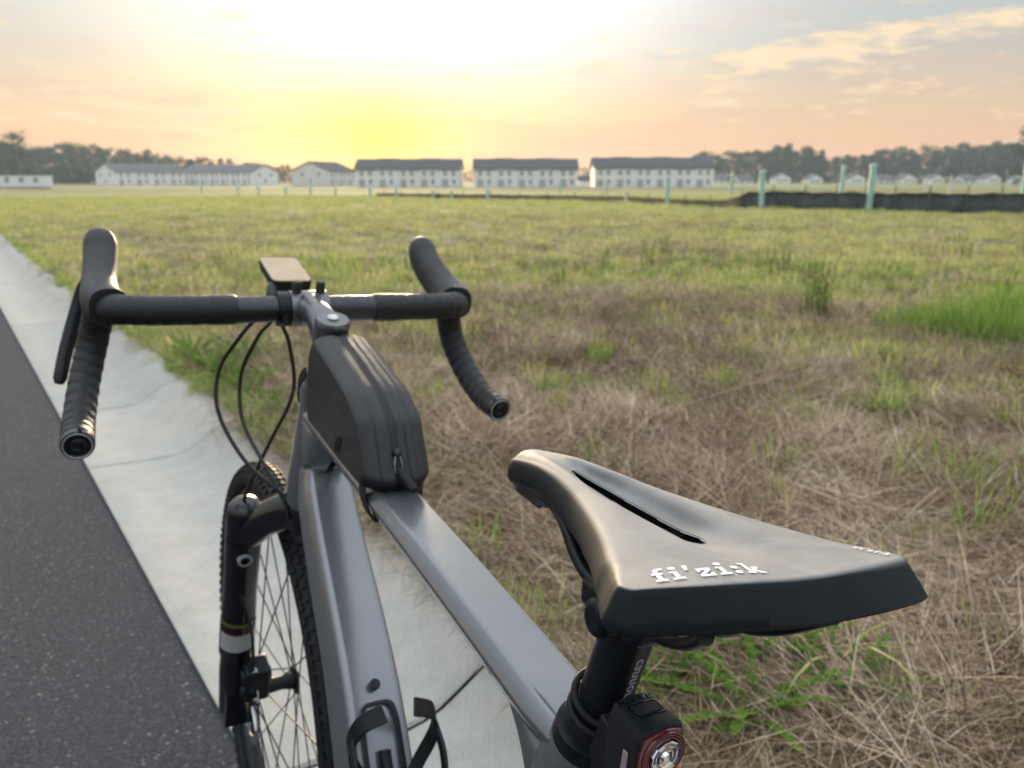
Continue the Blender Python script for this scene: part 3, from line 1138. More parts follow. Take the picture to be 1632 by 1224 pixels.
# --- shifters: hood body, knob and lever
for s in (1, -1):
    hp = catmull([(BX + .034, s * (W0 - .006), BZ + .000), (BX + .060, s * (W0 + .000), BZ + .004), (BX + .090, s * W0, BZ + .012), (BX + .120, s * (W0 - .003), BZ + .028), (BX + .143, s * (W0 - .006), BZ + .046), (BX + .155, s * (W0 - .007), BZ + .062), (BX + .163, s * (W0 - .007), BZ + .0800)], 8)
    rings = []
    N_ = len(hp)
    for i, p in enumerate(hp):
        t = (hp[min(i + 1, N_ - 1)] - hp[max(i - 1, 0)]).normalized()
        side = Vector((0, 1, 0))
        side = (side - t * side.dot(t)).normalized()
        up = t.cross(side)
        k = i / (N_ - 1)
        wd = interp(k, [(0, .0215), (.2, .0212), (.45, .0192), (.7, .0192), (.80, .0190), (.90, .0165), (.96, .0118), (1.0, .002)])
        hg = interp(k, [(0, .0215), (.25, .0225), (.5, .0225), (.75, .0205), (.86, .0180), (.95, .0120), (1.0, .002)])
        ring = []
        for q in range(24):
            a = 2 * PI * q / 24
            ca, sa = math.cos(a), math.sin(a)
            ring.append(p + side * math.copysign(abs(ca) ** .8, ca) * wd + up * math.copysign(abs(sa) ** .8, sa) * hg)
        rings.append(ring)
    sh_ = MB().rings(rings).build('shifter', M['hood'], bike, True, 60, steer)
    lv = catmull([(BX + .130, s * (W0 + .004), BZ + .026), (BX + .146, s * (W0 + .014), BZ + .006), (BX + .138, s * (W0 + .026), BZ - .028), (BX + .120, s * (W0 + .038), BZ - .064), (BX + .098, s * (W0 + .047), BZ - .097)], 6)
    rings = []
    for i, p in enumerate(lv):
        t = (lv[min(i + 1, len(lv) - 1)] - lv[max(i - 1, 0)]).normalized()
        side = (Vector((0, 1, 0)) - t * t.y).normalized()
        up = t.cross(side)
        k = i / (len(lv) - 1)
        a_, b_ = .0095 - .002 * k, .0060
        if i == len(lv) - 1: a_, b_ = .005, .003
        rings.append([p + side * math.cos(q) * a_ + up * math.sin(q) * b_ for q in (2 * PI * z_ / 14 for z_ in range(14))])
    MB().rings(rings).build('brake_lever', M['black_satin'], sh_, True, 50, steer)

# --- brake hoses and shift cable
hoses = [
    [(BX + .005, .060, BZ - .012), (BX + .030, .072, BZ - .036), (BX + .050, .094, BZ - .080), (BX + .040, .098, BZ - .130), (BX + .012, .074, BZ - .185), (.445, .040, .735), (.438, .0290, .722)],
    [(BX + .005, .042, BZ - .016), (BX + .040, .050, BZ - .040), (BX + .062, .066, BZ - .090), (BX + .048, .068, BZ - .145), (BX + .006, .050, BZ - .195), (.440, .034, .722), (.434, .0300, .700)],
    [(BX + .005, .030, BZ - .016), (BX + .020, .016, BZ - .050), (BX + .030, .010, BZ - .11), (BX + .050, .036, BZ - .18), (.520, .060, .715), (.535, .072, .66)],
]
for k, h in enumerate(hoses):
    o = MB().tube(catmull(h, 10), .0025, 10).build('brake_hose', M['cable'], bike, True, 60, steer)
MB().tube(catmull([(.535, .072, .66), (.545, .078, .60), (.560, .052, .50), (.585, .044, .42), (.60, .045, .385)], 8), .0025, 10).build('brake_hose', M['cable'], bike, True, 60, steer)

# --- single sided fork
fk = MB()
LY = .062
LEGB = Vector((AXLE.x - .004, LY, AXLE.z))
LEGT = LEGB + AX * .372
fk.lathe([(.095, .0225), (.10, .0245), (.16, .0245), (.165, .0235), (.215, .0225), (.30, .0235), (.345, .0240), (.360, .0225), (.369, .0165), (.372, .008)], LEGB, AX, 32)
fk.lathe([(-.030, .0150), (-.026, .0200), (.03, .0215), (.060, .0225), (.094, .0215)], LEGB, AX, 28)
# crown bridging to the steerer
c1, c2 = LEGT - AX * .060, HT0 - AX * .168
cr = catmull([c1, c1.lerp(c2, .35) + AX * .014, c1.lerp(c2, .70) + AX * .012, c2 + AX * .004], 6)
fk.tube(cr, [.0215, .022, .022, .0225, .0225, .0225, .023, .023, .0235, .024, .0245, .025, .0255, .026, .0265, .027, .0275, .028, .028][:len(cr)], 22)
fk.lathe([(-.028, .020), (-.024, .028), (.01, .0305), (.020, .0310)], c2, AX, 28)
fk.box(LEGB + Vector((-.004, -.004, .0)), (.050, .040, .070), Matrix.Rotation(-(PI / 2 - HTA), 3, 'Y'))
fork = fk.build('fork', M['black_gloss'], bike, True, 40, steer)
MB().lathe([(-.001, .0250), (.0, .0256), (.0015, .0250)], LEGB + AX * .312 + Vector((-.0245, 0, 0)) * 0, AX, 32, (False, False)).build('fork_ring', M['black_satin'], fork, True, 40, steer)
def patch(h0, h1, a0, a1, rad, name, mtl):
    n_ = Vector((-1, 0, -.34)).normalized()
    n_ = (n_ - AX * n_.dot(AX)).normalized()
    b_ = AX.cross(n_)
    rows = []
    for h in (h0, h1):
        rows.append([LEGB + AX * h + (n_ * math.cos(R(a)) + b_ * math.sin(R(a))) * rad for a in np.linspace(a0, a1, 12)])
    return MB().rings(rows, False, (False, False)).build(name, mtl, fork, True, None, steer)
patch(.118, .150, -75, 60, .0249, 'fork_label', M['sticker_white'])
patch(.1505, .1525, -75, 60, .0249, 'fork_label', M['sticker_red'])
patch(.166, .172, -75, 60, .0249, 'fork_label', M['sticker_green'])
for i in range(4):
    patch(.123 + i * .006, .1245 + i * .006, -65, 50, .0251, 'label_line', M['grey_print'])
MB().lathe([(-.003, .0065), (-.003, .0098), (.0025, .0098), (.0030, .0062)], LEGB + AX * .290 + Vector((-.0215, .002, -.007)), Vector((-.95, 0, -.32)), 22, (False, False)).build('fork_emblem', M['grey_print'], fork, True, 40, steer)
cp = MB()
CALP = LEGB + AX * .055 + Vector((-.034, -.022, 0))
cp.box(CALP, (.034, .034, .060), Matrix.Rotation(-(PI / 2 - HTA), 3, 'Y'))
cp.lathe([(-.021, .012), (.021, .012)], CALP + Vector((-.004, 0, .008)), (0, 1, 0), 16)
cp.lathe([(-.021, .010), (.021, .010)], CALP + Vector((.002, 0, -.018)), (0, 1, 0), 16)
bevel(cp.build('brake_caliper', M['black_satin'], fork, True, 35, steer), .003, 2)
for k in (-1, 1):
    MB().lathe([(-.004, .0045), (.004, .0045), (.005, .003)], CALP + Vector((-.019, .004, .022 * k)), (-1, 0, 0), 12).build('caliper_bolt', M['steel'], fork, True, 40, steer)

# --- wheels
def wheel(name, C, xf, disc_side, rnd):
    Y = Vector((0, 1, 0))
    rm = MB()
    prof = [(-.0125, .309), (-.0135, .303), (-.0105, .290), (-.004, .284), (.004, .284), (.0105, .290), (.0135, .303), (.0125, .309)]
    rings = []
    for k in range(72):
        a = 2 * PI * k / 72
        e = Vector((math.cos(a), 0, math.sin(a)))
        rings.append([C + Y * y + e * r for y, r in prof])
    rings.append(rings[0])
    rm.rings(rings, True, (False, False))
    whl = rm.build(name, M['black_satin'], bike, True, 50, xf)
    ty = MB()
    nt = 84
    rings = []
    for k in range(nt + 1):
        a = 2 * PI * k / nt
        e = Vector((math.cos(a), 0, math.sin(a)))
        rings.append([C + e * (.3225 + .0205 * math.cos(q)) + Y * .0215 * math.sin(q) for q in (2 * PI * z_ / 18 for z_ in range(18))])
    ty.rings(rings, True, (False, False))
    tyre = ty.build('tyre', M['rubber'], whl, True, 60, xf)
    kn = MB()
    nk = 120
    for k in range(nk):
        for q, dk in ((-58, .5), (-34, 0), (-11, .5), (11, .5), (34, 0), (58, .5)):
            a = 2 * PI * (k + dk) / nk
            e = Vector((math.cos(a), 0, math.sin(a)))
            tn = Vector((-math.sin(a), 0, math.cos(a)))
            o_ = e * math.cos(R(q)) + Y * math.sin(R(q))
            sd_ = tn.cross(o_)
            p = C + e * .3225 + e * .0205 * math.cos(R(q)) + Y * .0215 * math.sin(R(q))
            rot = Matrix((tn, sd_, o_)).transposed()
            kn.box(p + o_ * .0012, (.0095, .0060, .0036), rot)
    tag(kn.build('tread_knobs', M['rubber'], tyre, False, None, xf), kind='stuff')
    hb_ = MB()
    hb_.lathe([(-.036, .010), (-.034, .021), (-.030, .0215), (-.028, .014), (-.01, .0105), (.012, .0125), (.026, .015), (.029, .023), (.033, .0235), (.036, .012), (.060, .010)], C, Y, 28)
    hub = hb_.build('hub', M['black_satin'], whl, True, 40, xf)
    for k in range(28):
        s = 1 if k % 2 else -1
        a = 2 * PI * k / 28
        ha = a + (R(62) if (k // 2) % 2 else R(-62))
        p = C + Vector((math.cos(ha), 0, math.sin(ha))) * .019 + Y * s * (.031 if s > 0 else .032)
        q = C + Vector((math.cos(a), 0, math.sin(a))) * .286 + Y * s * .002
        MB().tube([p, q], .0011, 6).build('spoke', M['black_satin'], whl, True, 80, xf)
    rt = MB()
    ring_o, ring_i = [], []
    rings = []
    for k in range(73):
        a = 2 * PI * k / 72
        e = Vector((math.cos(a), 0, math.sin(a)))
        wv = .0018 * math.sin(a * 12)
        rings.append([C + Y * (disc_side + d) + e * r for d, r in ((-.0009, .066), (.0009, .066), (.0009, .080 + wv), (-.0009, .080 + wv))])
    rt.rings(rings, True, (False, False))
    for k in range(6):
        a = 2 * PI * k / 6
        e, e2 = Vector((math.cos(a), 0, math.sin(a))), Vector((math.cos(a + .5), 0, math.sin(a + .5)))
        rt.tube([C + Y * disc_side + e * .018, C + Y * disc_side + e2 * .067], .0022, 6)
    rt.build('brake_rotor', M['steel'], whl, True, 40, xf)
    return whl


wheel('front_wheel', AXLE, steer, .040, 1)
wheel('rear_wheel', REAR, lambda p: p, .044, 2)

# --- drivetrain
ck = MB()
ring = []
for k in range(80):
    a = 2 * PI * k / 80
    r = .083 + (.004 if k % 2 else 0)
    ring.append((math.cos(a) * r, math.sin(a) * r))
ck.rings([[BB + Vector((x * f, -.046 + d, z * f)) for x, z in ring] for f, d in ((.78, -.0018), (1, -.0018), (1, .0018), (.78, .0018), (.78, -.0018))], True, (False, False))
for k in range(5):
    a = 2 * PI * k / 5 + .3
    ck.tube([BB + Vector((math.cos(a) * .015, -.049, math.sin(a) * .015)), BB + Vector((math.cos(a) * .068, -.046, math.sin(a) * .068))], .0065, 8)
ck.lathe([(-.062, .012), (.062, .012)], BB, (0, 1, 0), 18)
CA = R(20)
cd = Vector((math.cos(CA), 0, math.sin(CA)))
for s in (1, -1):
    ck.tube([BB + Vector((0, -s * .058, 0)), BB + cd * (s * .085) + Vector((0, -s * .066, 0)), BB + cd * (s * .172) + Vector((0, -s * .072, 0))], [.015, .012, .012], 12)
crank = ck.build('crankset', M['black_satin'], bike, True, 40)
for s in (1, -1):
    pc = BB + cd * (s * .172) + Vector((0, -s * .118, 0))
    pd = MB()
    pd.tube([BB + cd * (s * .172) + Vector((0, -s * .070, 0)), pc + Vector((0, -s * .045, 0))], .006, 10)
    for dx in (-.042, .042):
        pd.box(pc + Vector((dx, 0, 0)), (.012, .085, .016))
    for dy in (-.04, .04):
        pd.box(pc + Vector((0, dy, 0)), (.074, .010, .015))
    bevel(pd.build('pedal', M['black_satin'], bike, True, 35), .002, 2)
cs = MB()
for i, (r, y) in enumerate(((.085, -.020), (.074, -.0245), (.064, -.029), (.054, -.0335), (.044, -.038), (.034, -.0425))):
    cs.rings([[REAR + Vector((math.cos(a) * (r + (.003 if k % 2 else 0)) * f, y + d, math.sin(a) * (r + (.003 if k % 2 else 0)) * f)) for k, a in ((k, 2 * PI * k / 60) for k in range(60))] for f, d in ((.72, -.001), (1, -.001), (1, .001), (.72, .001), (.72, -.001))], True, (False, False))
cs.build('cassette', M['steel'], bike, True, 40)
ch = MB()
up_a, up_b = BB + Vector((0, -.046, .085)), REAR + Vector((0, -.036, .055))
lo_a, lo_b = BB + Vector((0, -.046, -.085)), REAR + Vector((.03, -.036, -.150))
def chain_run(a, b):
    n_ = int((b - a).length / .0127)
    for i in range(n_):
        p = a.lerp(b, (i + .5) / n_)
        d = (b - a).normalized()
        rot = Matrix((d, Vector((0, 1, 0)), d.cross(Vector((0, 1, 0))))).transposed()
        ch.box(p, (.0118, .006 if i % 2 else .0045, .008 if i % 2 else .006), rot)
chain_run(up_a, up_b)
chain_run(lo_a, lo_b)
arc = [BB + Vector((math.cos(a) * .085, -.046, math.sin(a) * .085)) for a in np.linspace(PI / 2, -PI / 2, 22)]
for a, b in zip(arc[:-1], arc[1:]): chain_run(a, b) if (b - a).length > .0127 else ch.box((a + b) / 2, (.010, .006, .008), Matrix((((b - a).normalized()), Vector((0, 1, 0)), (b - a).normalized().cross(Vector((0, 1, 0))))).transposed())
ch.build('chain', M['steel'], bike, True, 40)
rd = MB()
rd.tube(catmull([REAR + Vector((-.005, -.060, -.015)), REAR + Vector((.012, -.062, -.050)), REAR + Vector((.020, -.050, -.085))], 4), .012, 10)
rd.tube([REAR + Vector((.020, -.042, -.085)), REAR + Vector((.035, -.040, -.165))], .007, 8)
for p in ((.022, -.085), (.034, -.165)):
    rd.lathe([(-.004, .020), (.004, .020)], REAR + Vector((p[0], -.036, p[1])), (0, 1, 0), 16)
rd.build('rear_derailleur', M['black_satin'], bike, True, 40)


# ------------------------------------------------------------------ bag strapped on the top tube
def bike_thing(name, label, cat, origin):
    o = empty(name)
    o.matrix_world = BIKE_M @ Matrix.Translation(origin)
    return tag(o, label, cat)


def off(o):
    o = Vector(o)
    return lambda p: Vector(p) - o


BO = Vector((.23, 0, .838))
bag = bike_thing('top_tube_bag', 'black hard shell zipped bag strapped on the bicycle top tube behind the stem', 'bag', BO)
bxf = off(BO)
# side profile (x, z), slightly different on top where the zip crown sits
side = [(.352, .846), (.350, .925), (.326, .946), (.250, .932), (.178, .917), (.140, .899), (.122, .872), (.108, .852), (.120, .8395), (.20, .840), (.30, .845)]
sp_ = round_prof(side, 4, .20)
cx_, cz_ = .235, .885
def shrink(f, dz=0):
    return [(cx_ + (x - cx_) * f, cz_ + (z - cz_) * f + dz) for x, z in sp_]
def loop3(pr, y): return [Vector((x, y, z)) for x, z in pr]
half = [(.0305, .80), (.0312, .865), (.0300, .900), (.0265, .938), (.0215, .968), (.0190, .984), (.0182, .986), (.0176, .978), (.0168, .980), (.0160, .992), (.0110, .9985), (.0055, 1.0), (.0050, .994)]
bm_ = MB()
rings = [loop3(shrink(f), y) for y, f in half]
bm_.rings(rings, True, (True, False))
bm_.build('shell_half', M['bag'], bag, True, 42, bxf)
bm_ = MB()
rings = [loop3(shrink(f), -y) for y, f in reversed(half)]
# on the far side the seams crowd towards the zip
half_r = [(-.0020, .994), (-.0026, 1.0), (-.0075, 1.0), (-.0082, .990), (-.0092, .990), (-.0100, .999), (-.0160, .995), (-.0168, .984), (-.0180, .984), (-.0188, .990), (-.0240, .962), (-.0285, .915), (-.0305, .865), (-.0300, .80)]
rings = [loop3(shrink(f), y) for y, f in half_r]
bm_.rings(rings, True, (False, True))
bm_.build('shell_half', M['bag'], bag, True, 42, bxf)
bm_ = MB()
bm_.rings([loop3(shrink(f), y) for y, f in ((.0052, .990), (.0045, .987), (-.0015, .987), (-.0022, .990))], True, (False, False))
bm_.build('zip', M['bag_trim'], bag, True, 50, bxf)
ZP = Vector((.1215, .0015, .8660))
z1 = MB()
z1.lathe([(-.004, .0034), (.003, .0038), (.0055, .0028), (.006, 0)], ZP + Vector((.003, 0, .008)), (-.9, 0, .35), 14)
z1.build('zip_slider', M['alloy_dark'], bag, True, 40, bxf)
z1 = MB()
z1.tube(catmull([ZP + Vector((-.003, .002, .006)), ZP + Vector((-.006, .0035, .000)), ZP + Vector((-.008, .0030, -.006)), ZP + Vector((-.008, -.002, -.007)), ZP + Vector((-.006, -.0035, -.001)), ZP + Vector((-.003, -.002, .006))], 5), .0010, 8)
z1.build('zip_ring', M['stem'], bag, True, 60, bxf)
z1 = MB()
z1.tube([ZP + Vector((-.006, -.0005, -.004)), ZP + Vector((-.008, -.0015, -.0055)), ZP + Vector((-.026, -.0065, -.0155)), ZP + Vector((-.0285, -.0072, -.0168))], [.0030, .0040, .0040, .0030], 14)
z1.build('zip_pull', M['rubber'], bag, True, 50, bxf)
for (x, z, fx) in ((.138, .838, 1),):
    s1 = MB()
    pts = [(x, .0265, z + .010), (x, .0250, z - .002), (x, .0240, z - .009), (x, .0160, z - .0265), (x, 0, z - .0275), (x, -.0160, z - .0265), (x, -.0240, z - .009), (x, -.0250, z - .002), (x, -.0265, z + .010)]
    cp_ = catmull(pts, 4)
    rings = []
    for i, p in enumerate(cp_):
        o_ = Vector((0, p.y, p.z - (z - .012))).normalized()
        rings.append([p + Vector((a, 0, 0)) + o_ * b for a, b in ((-.009, 0), (.009, 0), (.009, .0018), (-.009, .0018))])
    s1.rings(rings)
    s1.build('strap', M['bag_trim'], bag, True, 40, bxf)
s1 = MB()
pts = catmull([(.345, .031, .900), (.356, .033, .893), (.366, .034, .880), (.368, .033, .868)], 5)
s1.rings([[p + Vector((0, a, b)) for a, b in ((-.001, -.006), (.001, -.006), (.001, .006), (-.001, .006))] for p in pts])
s1.build('strap_tab', M['bag_trim'], bag, True, 40, bxf)
s1 = MB()
s1.box((.334, -.002, .948), (.014, .016, .006))
bevel(s1.build('bag_loop', M['bag_trim'], bag, True, 40, bxf), .002, 2)
# faint raised mark low on the near flank
mk = MB()
for k in range(3):
    mk.box((.213 - k * .007, .0314, .858 + .002 * k), (.0022, .0008, .017), Matrix.Rotation(R(-24), 3, 'Y'))
mk.build('bag_mark', M['black_gloss'], bag, False, None, bxf)

# ------------------------------------------------------------------ bike computer on its mount
CO = steer(Vector((.53, .004, .975)))
comp = bike_thing('bike_computer', 'small black bike computer with glossy screen on an out front mount above the stem', 'bike computer', CO)
sxf = lambda p: steer(p) - CO
CR = Matrix.Rotation(R(-15.5), 3, 'Y')
cc = Vector((.540, .006, .9905))
def rrect(hx, hy, r, n=5):
    out = []
    for sx, sy, a0 in ((1, 1, 0), (-1, 1, 90), (-1, -1, 180), (1, -1, 270)):
        for k in range(n):
            a = R(a0 + 90 * k / (n - 1))
            out.append((sx * (hx - r) + r * math.cos(a), sy * (hy - r) + r * math.sin(a)))
    return out
def cl_(pr, h): return [cc + CR @ Vector((x, y, h)) for x, y in pr]
b1 = MB().rings([cl_(rrect(.036, .0200, .006), -.0125), cl_(rrect(.040, .0235, .007), -.009), cl_(rrect(.0415, .0250, .008), .001), cl_(rrect(.0408, .0243, .0078), .0030)])
b1.build('case', M['black_matte'], comp, True, 40, sxf)
b1 = MB().rings([cl_(rrect(.0405, .0240, .0078), .0030), cl_(rrect(.0400, .0235, .0075), .0042)])
b1.build('screen', M['screen'], comp, True, 40, sxf)
b1 = MB().rings([cl_(rrect(.0285, .0195, .0015), .0042), cl_(rrect(.0285, .0195, .0015), .00445)])
mt_ = MB()
mt_.lathe([(-.0065, .0165), (-.0065, .0205), (.0065, .0205), (.0065, .0165)], (BX, .030, BZ), (0, 1, 0), 26)
mt_.tube(catmull([(BX + .016, .030, BZ + .004), (BX + .034, .033, BZ + .012), (BX + .050, .028, BZ + .020), (BX + .068, .016, BZ + .021), (BX + .080, .006, BZ + .021)], 5), [.0075] * 21, 12)
mt_.lathe([(-.006, .0155), (.004, .0155), (.006, .013)], cc + CR @ Vector((0, 0, -.017)), CR @ Vector((0, 0, 1)), 24)
mt_.build('mount', M['black_satin'], comp, True, 40, sxf)
m2 = MB().tube([(BX - .0195, .030, BZ - .016), (BX - .021, .030, BZ - .004)], .0038, 10)
m2.build('mount_bolt', M['alloy_dark'], comp, True, 40, sxf)

# ------------------------------------------------------------------ tail light on the seatpost
TO = Vector((-.262, -.002, .845))
tl = bike_thing('tail_light', 'black rear light with red lens clamped to the seatpost under the saddle', 'light', TO)
txf = off(TO)
TA = Matrix.Rotation(R(-4), 3, 'Y') @ Matrix.Rotation(R(4), 3, 'Z')
tc_ = Vector((-.258, .0060, .8320))
TS = .78
def tb(x, y, z): return tc_ + TA @ Vector((x, y, z)) * TS
def tsec(x, hw, zt, zb, ar=.0065):
    pr = []
    for k in range(7):
        a = PI * k / 6
        pr.append((hw * math.cos(a) * (1 - .12 * math.sin(a) ** 2), zt - ar + ar * math.sin(a) ** .7 if k not in (0, 6) else zt - ar - .004))
    pr += [(-hw, zb), (hw, zb)]
    return [tb(x, y, z) for y, z in pr]
t1 = MB()
t1.rings([tsec(.0155, .0130, .0395, -.045), tsec(.0140, .0155, .0420, -.048), tsec(-.012, .0178, .0420, -.048), tsec(-.0155, .0178, .0412, -.048), tsec(-.0165, .0170, .0404, -.047)])
t1.build('case', M['black_matte'], tl, True, 38, txf)
t1 = MB()
t1.rings([tsec(-.0160, .0162, .0392, -.046), tsec(-.0176, .0158, .0386, -.0455)])
lens = t1.build('lens', M['red_lens'], tl, True, 38, txf)
LC = tb(-.0178, -.0025, .0215)
LX = TA @ Vector((-1, 0, 0))
for k, r in enumerate((.0120, .0108, .0096)):
    MB().lathe([(-.0002, r - .0006), (.0008, r - .0003), (.0008, r + .0003), (-.0002, r + .0006)], LC, LX, 32, (False, False)).build('lens_ridge', M['red_lens'], lens, True, 60, txf)
rf = MB().lathe([(.0002, .0090), (.0020, .0086), (.0014, .0074), (.0018, .0062), (.0011, .0050), (.0016, .0038), (.0010, .0026), (.0022, .0016), (.0024, .0)], LC, LX, 12, (False, True))
rf.build('reflector', M['clear_lens'], tl, False, None, txf)
for s in (1,):
    st1 = MB().box(tb(-.0075, s * .0179, .000), (.0036, .0010, .036), TA)
    bevel(st1.build('side_strip', M['strip'], tl, True, 40, txf), .0006, 2)
bt = MB().rings([[tb(x, y, z) for x, y in rrect(a, b, .0012, 4)] for a, b, z in ((.0046, .0092, .0412), (.0046, .0092, .0424), (.0038, .0084, .0427))])
bt.build('power_button', M['rubber'], tl, True, 40, txf)
rg = MB().rings([[tb(x, y, z) for x, y in rrect(a, b, .0016, 4)] for a, b, z in ((.0062, .0108, .0415), (.0060, .0106, .0424), (.0054, .0100, .0424), (.0052, .0098, .0415))], True, (False, False))
rg.build('button_rim', M['black_gloss'], tl, True, 40, txf)
def on_light(u, v, h):
    return txf(tb(.0106 - v * -1.0 * 1.0, u * 1.0, .0418 + h)) if False else txf(tb(.0105 - v, u, .0418 + h - .0006 * (u / .015) ** 2))
lt = text_mesh('GARMIN', .0060, 'lettering', M['black_gloss'], tl, on_light, .0006, 1.15)
# mount: quarter-turn block and rubber band round the post
mtm = MB()
pm_ = POST0 + POST_DIR * .020
mtm.box(pm_ + Vector((-.0205, .000, -.006)), (.018, .022, .034), Matrix.Rotation(R(-17), 3, 'Y'))
mtm.lathe([(-.016, .0138), (-.016, .0152), (.014, .0152), (.014, .0138)], pm_ - POST_DIR * .012, POST_DIR, 30)
bevel(mtm.build('mount', M['rubber'], tl, True, 40, txf), .002, 2)
bd = MB()
for h, tilt in ((.012, .35), (.003, .15)):
    ring = []
    for k in range(41):
        a = 2 * PI * k / 40
        ring.append(pm_ + POST_DIR * (h + tilt * .0136 * math.cos(a) * .6) + (PU * -math.cos(a) + Vector((0, 1, 0)) * math.sin(a)) * .0162)
    bd.tube(ring, .0020, 8)
bd.build('rubber_band', M['rubber'], tl, True, 60, txf)

# ------------------------------------------------------------------ far things
def at(px, Y):
    """ground point seen at image column px, Y metres ahead"""
    return (px - 816) / 1329.0 * (Y * .9713 + .24)


M['siding'] = grain(mat('white_siding', (.82, .80, .79), .6), .6, .06)
M['siding2'] = grain(mat('cream_siding', (.72, .69, .65), .6), .6, .06)
M['shingle'] = grain(mat('dark_shingle', (.060, .062, .072), .85), 1.5, .3)
M['shingle2'] = grain(mat('grey_shingle', (.10, .105, .115), .85), 1.5, .3)
M['pane'] = grain(mat('window_pane', (.30, .31, .33), .15), .5, .2)  # grey of the reflected sky painted into the base colour
M['trim'] = grain(mat('white_trim', (.78, .77, .75), .5), 2, .04)
M['door'] = grain(mat('door_paint', (.42, .41, .40), .5), 1, .2)


def mesh_data(mb, name, mtl, smooth=False):
    o = mb.build(name, mtl, None, smooth)
    me = o.data
    bpy.data.objects.remove(o)
    return me


def place(me, name, parent, loc=(0, 0, 0), rot=(0, 0, 0), scale=(1, 1, 1)):
    o = bpy.data.objects.new(name, me)
    o.location, o.rotation_euler, o.scale = loc, rot, scale
    col.objects.link(o)
    if parent is not None: o.parent = parent
    return o


# shared small pieces (face towards -y of the house)
ME_FRAME = mesh_data(MB().box((0, -.03, .72), (1.16, .10, .10)).box((0, -.03, -.72), (1.16, .10, .10)).box((-.54, -.03, 0), (.09, .10, 1.44)).box((.54, -.03, 0), (.09, .10, 1.44)).box((0, -.03, 0), (1.0, .08, .06)), 'window_frame', M['trim'])
ME_PANE = mesh_data(MB().box((0, .02, 0), (1.04, .05, 1.40)), 'pane', M['pane'])
ME_DOOR = mesh_data(MB().box((0, -.03, 1.05), (1.8, .08, 2.1)).box((0, -.08, 1.05), (.06, .05, 2.1)), 'door', M['door'])


def gable_house(name, px, Y, yaw, length, depth, wall_h, roof_h, label, group=None, cat='house', units=6, wall='siding', roof='shingle', windows=True, steps=0):
    root = empty(name, (at(px, Y), Y, field_z(at(px, Y), Y)), yaw)
    tag(root, label, cat, group)
    hl, hd = length / 2, depth / 2
    w = MB()
    w.box((0, 0, wall_h / 2 - .2), (length, depth, wall_h + .4))
    for s in (-1, 1):
        x = s * (hl - .06)
        w.add([(x - .06, -hd, wall_h), (x - .06, hd, wall_h), (x - .06, 0, wall_h + roof_h), (x + .06, -hd, wall_h), (x + .06, hd, wall_h), (x + .06, 0, wall_h + roof_h)],
              [(0, 1, 2), (3, 5, 4), (0, 2, 5, 3), (1, 4, 5, 2), (0, 3, 4, 1)])
    w.build('wall', M[wall], root, False)
    r = MB()
    ov, th = .45, .22
    seg = max(1, steps)
    for k in range(seg):
        x0 = -hl - ov + (length + 2 * ov) * k / seg
        x1 = -hl - ov + (length + 2 * ov) * (k + 1) / seg
        dz = .16 if (steps and k % 2) else 0
        for s in (-1, 1):
            e = (s * (hd + ov), wall_h - roof_h / hd * ov + dz)
            t = (0, wall_h + roof_h + .02 + dz)
            r.add([(x0, e[0], e[1]), (x1, e[0], e[1]), (x1, t[0], t[1]), (x0, t[0], t[1]), (x0, e[0], e[1] + th), (x1, e[0], e[1] + th), (x1, t[0], t[1] + th), (x0, t[0], t[1] + th)],
                  [(0, 1, 2, 3), (4, 7, 6, 5), (0, 4, 5, 1), (2, 6, 7, 3), (0, 3, 7, 4), (1, 5, 6, 2)])
    r.build('roof', M[roof], root, False)
    if windows:
        un = length / units
        for k in range(units):
            cx = -hl + un * (k + .5)
            rows = [(cx - un * .20, wall_h - 1.25), (cx + un * .20, wall_h - 1.25), (cx + un * .22, 1.45)]
            for (x, z) in rows:
                f = place(ME_FRAME, 'window', root, (x, -hd - .01, z))
                place(ME_PANE, 'pane', f)
            place(ME_DOOR, 'door', root, (cx - un * .2, -hd - .01, .05))
        for s in (-1, 1):
            for y, z in ((-depth * .22, wall_h - 1.25), (depth * .22, wall_h - 1.25), (0, 1.5)):
                f = place(ME_FRAME, 'window', root, (s * (hl + .01), y, z), (0, 0, s * PI / 2))
                place(ME_PANE, 'pane', f)
    return root


gT = 'white townhouse rows beyond the field'
gable_house('townhouse_row', 1037, 246, 0.0, 33.5, 11, 5.2, 2.7, 'white townhouse row with dark roof, next to the pine wood', gT, 'townhouse', 6, steps=6)
gable_house('townhouse_row', 837, 250, 0.02, 29.5, 11, 5.0, 2.7, 'white townhouse row with dark roof, between two other rows', gT, 'townhouse', 5, steps=5)
gable_house('townhouse_row', 654, 252, -.02, 30.0, 11, 5.0, 2.7, 'white townhouse row with dark roof, straight below the setting sun', gT, 'townhouse', 5, steps=5)
gable_house('gabled_house', 517, 300, R(72), 18, 14.5, 5.0, 2.9, 'pale house with its broad gable end facing the field', None, 'house', 3, 'siding2')
gable_house('townhouse_row', 364, 345, R(-33), 44, 13, 5.0, 2.6, 'white townhouse row standing askew in front of the dark wood', gT, 'townhouse', 7, roof='shingle2')
gable_house('townhouse_row', 226, 335, R(58), 30, 12.5, 5.0, 2.8, 'white townhouse with its gable end turned towards the site trailer', gT, 'townhouse', 4, roof='shingle2')
gable_house('shed', 934, 270, 0, 5.5, 5, 2.0, 1.0, 'small white shed between two townhouse rows', None, 'shed', 1, windows=False)
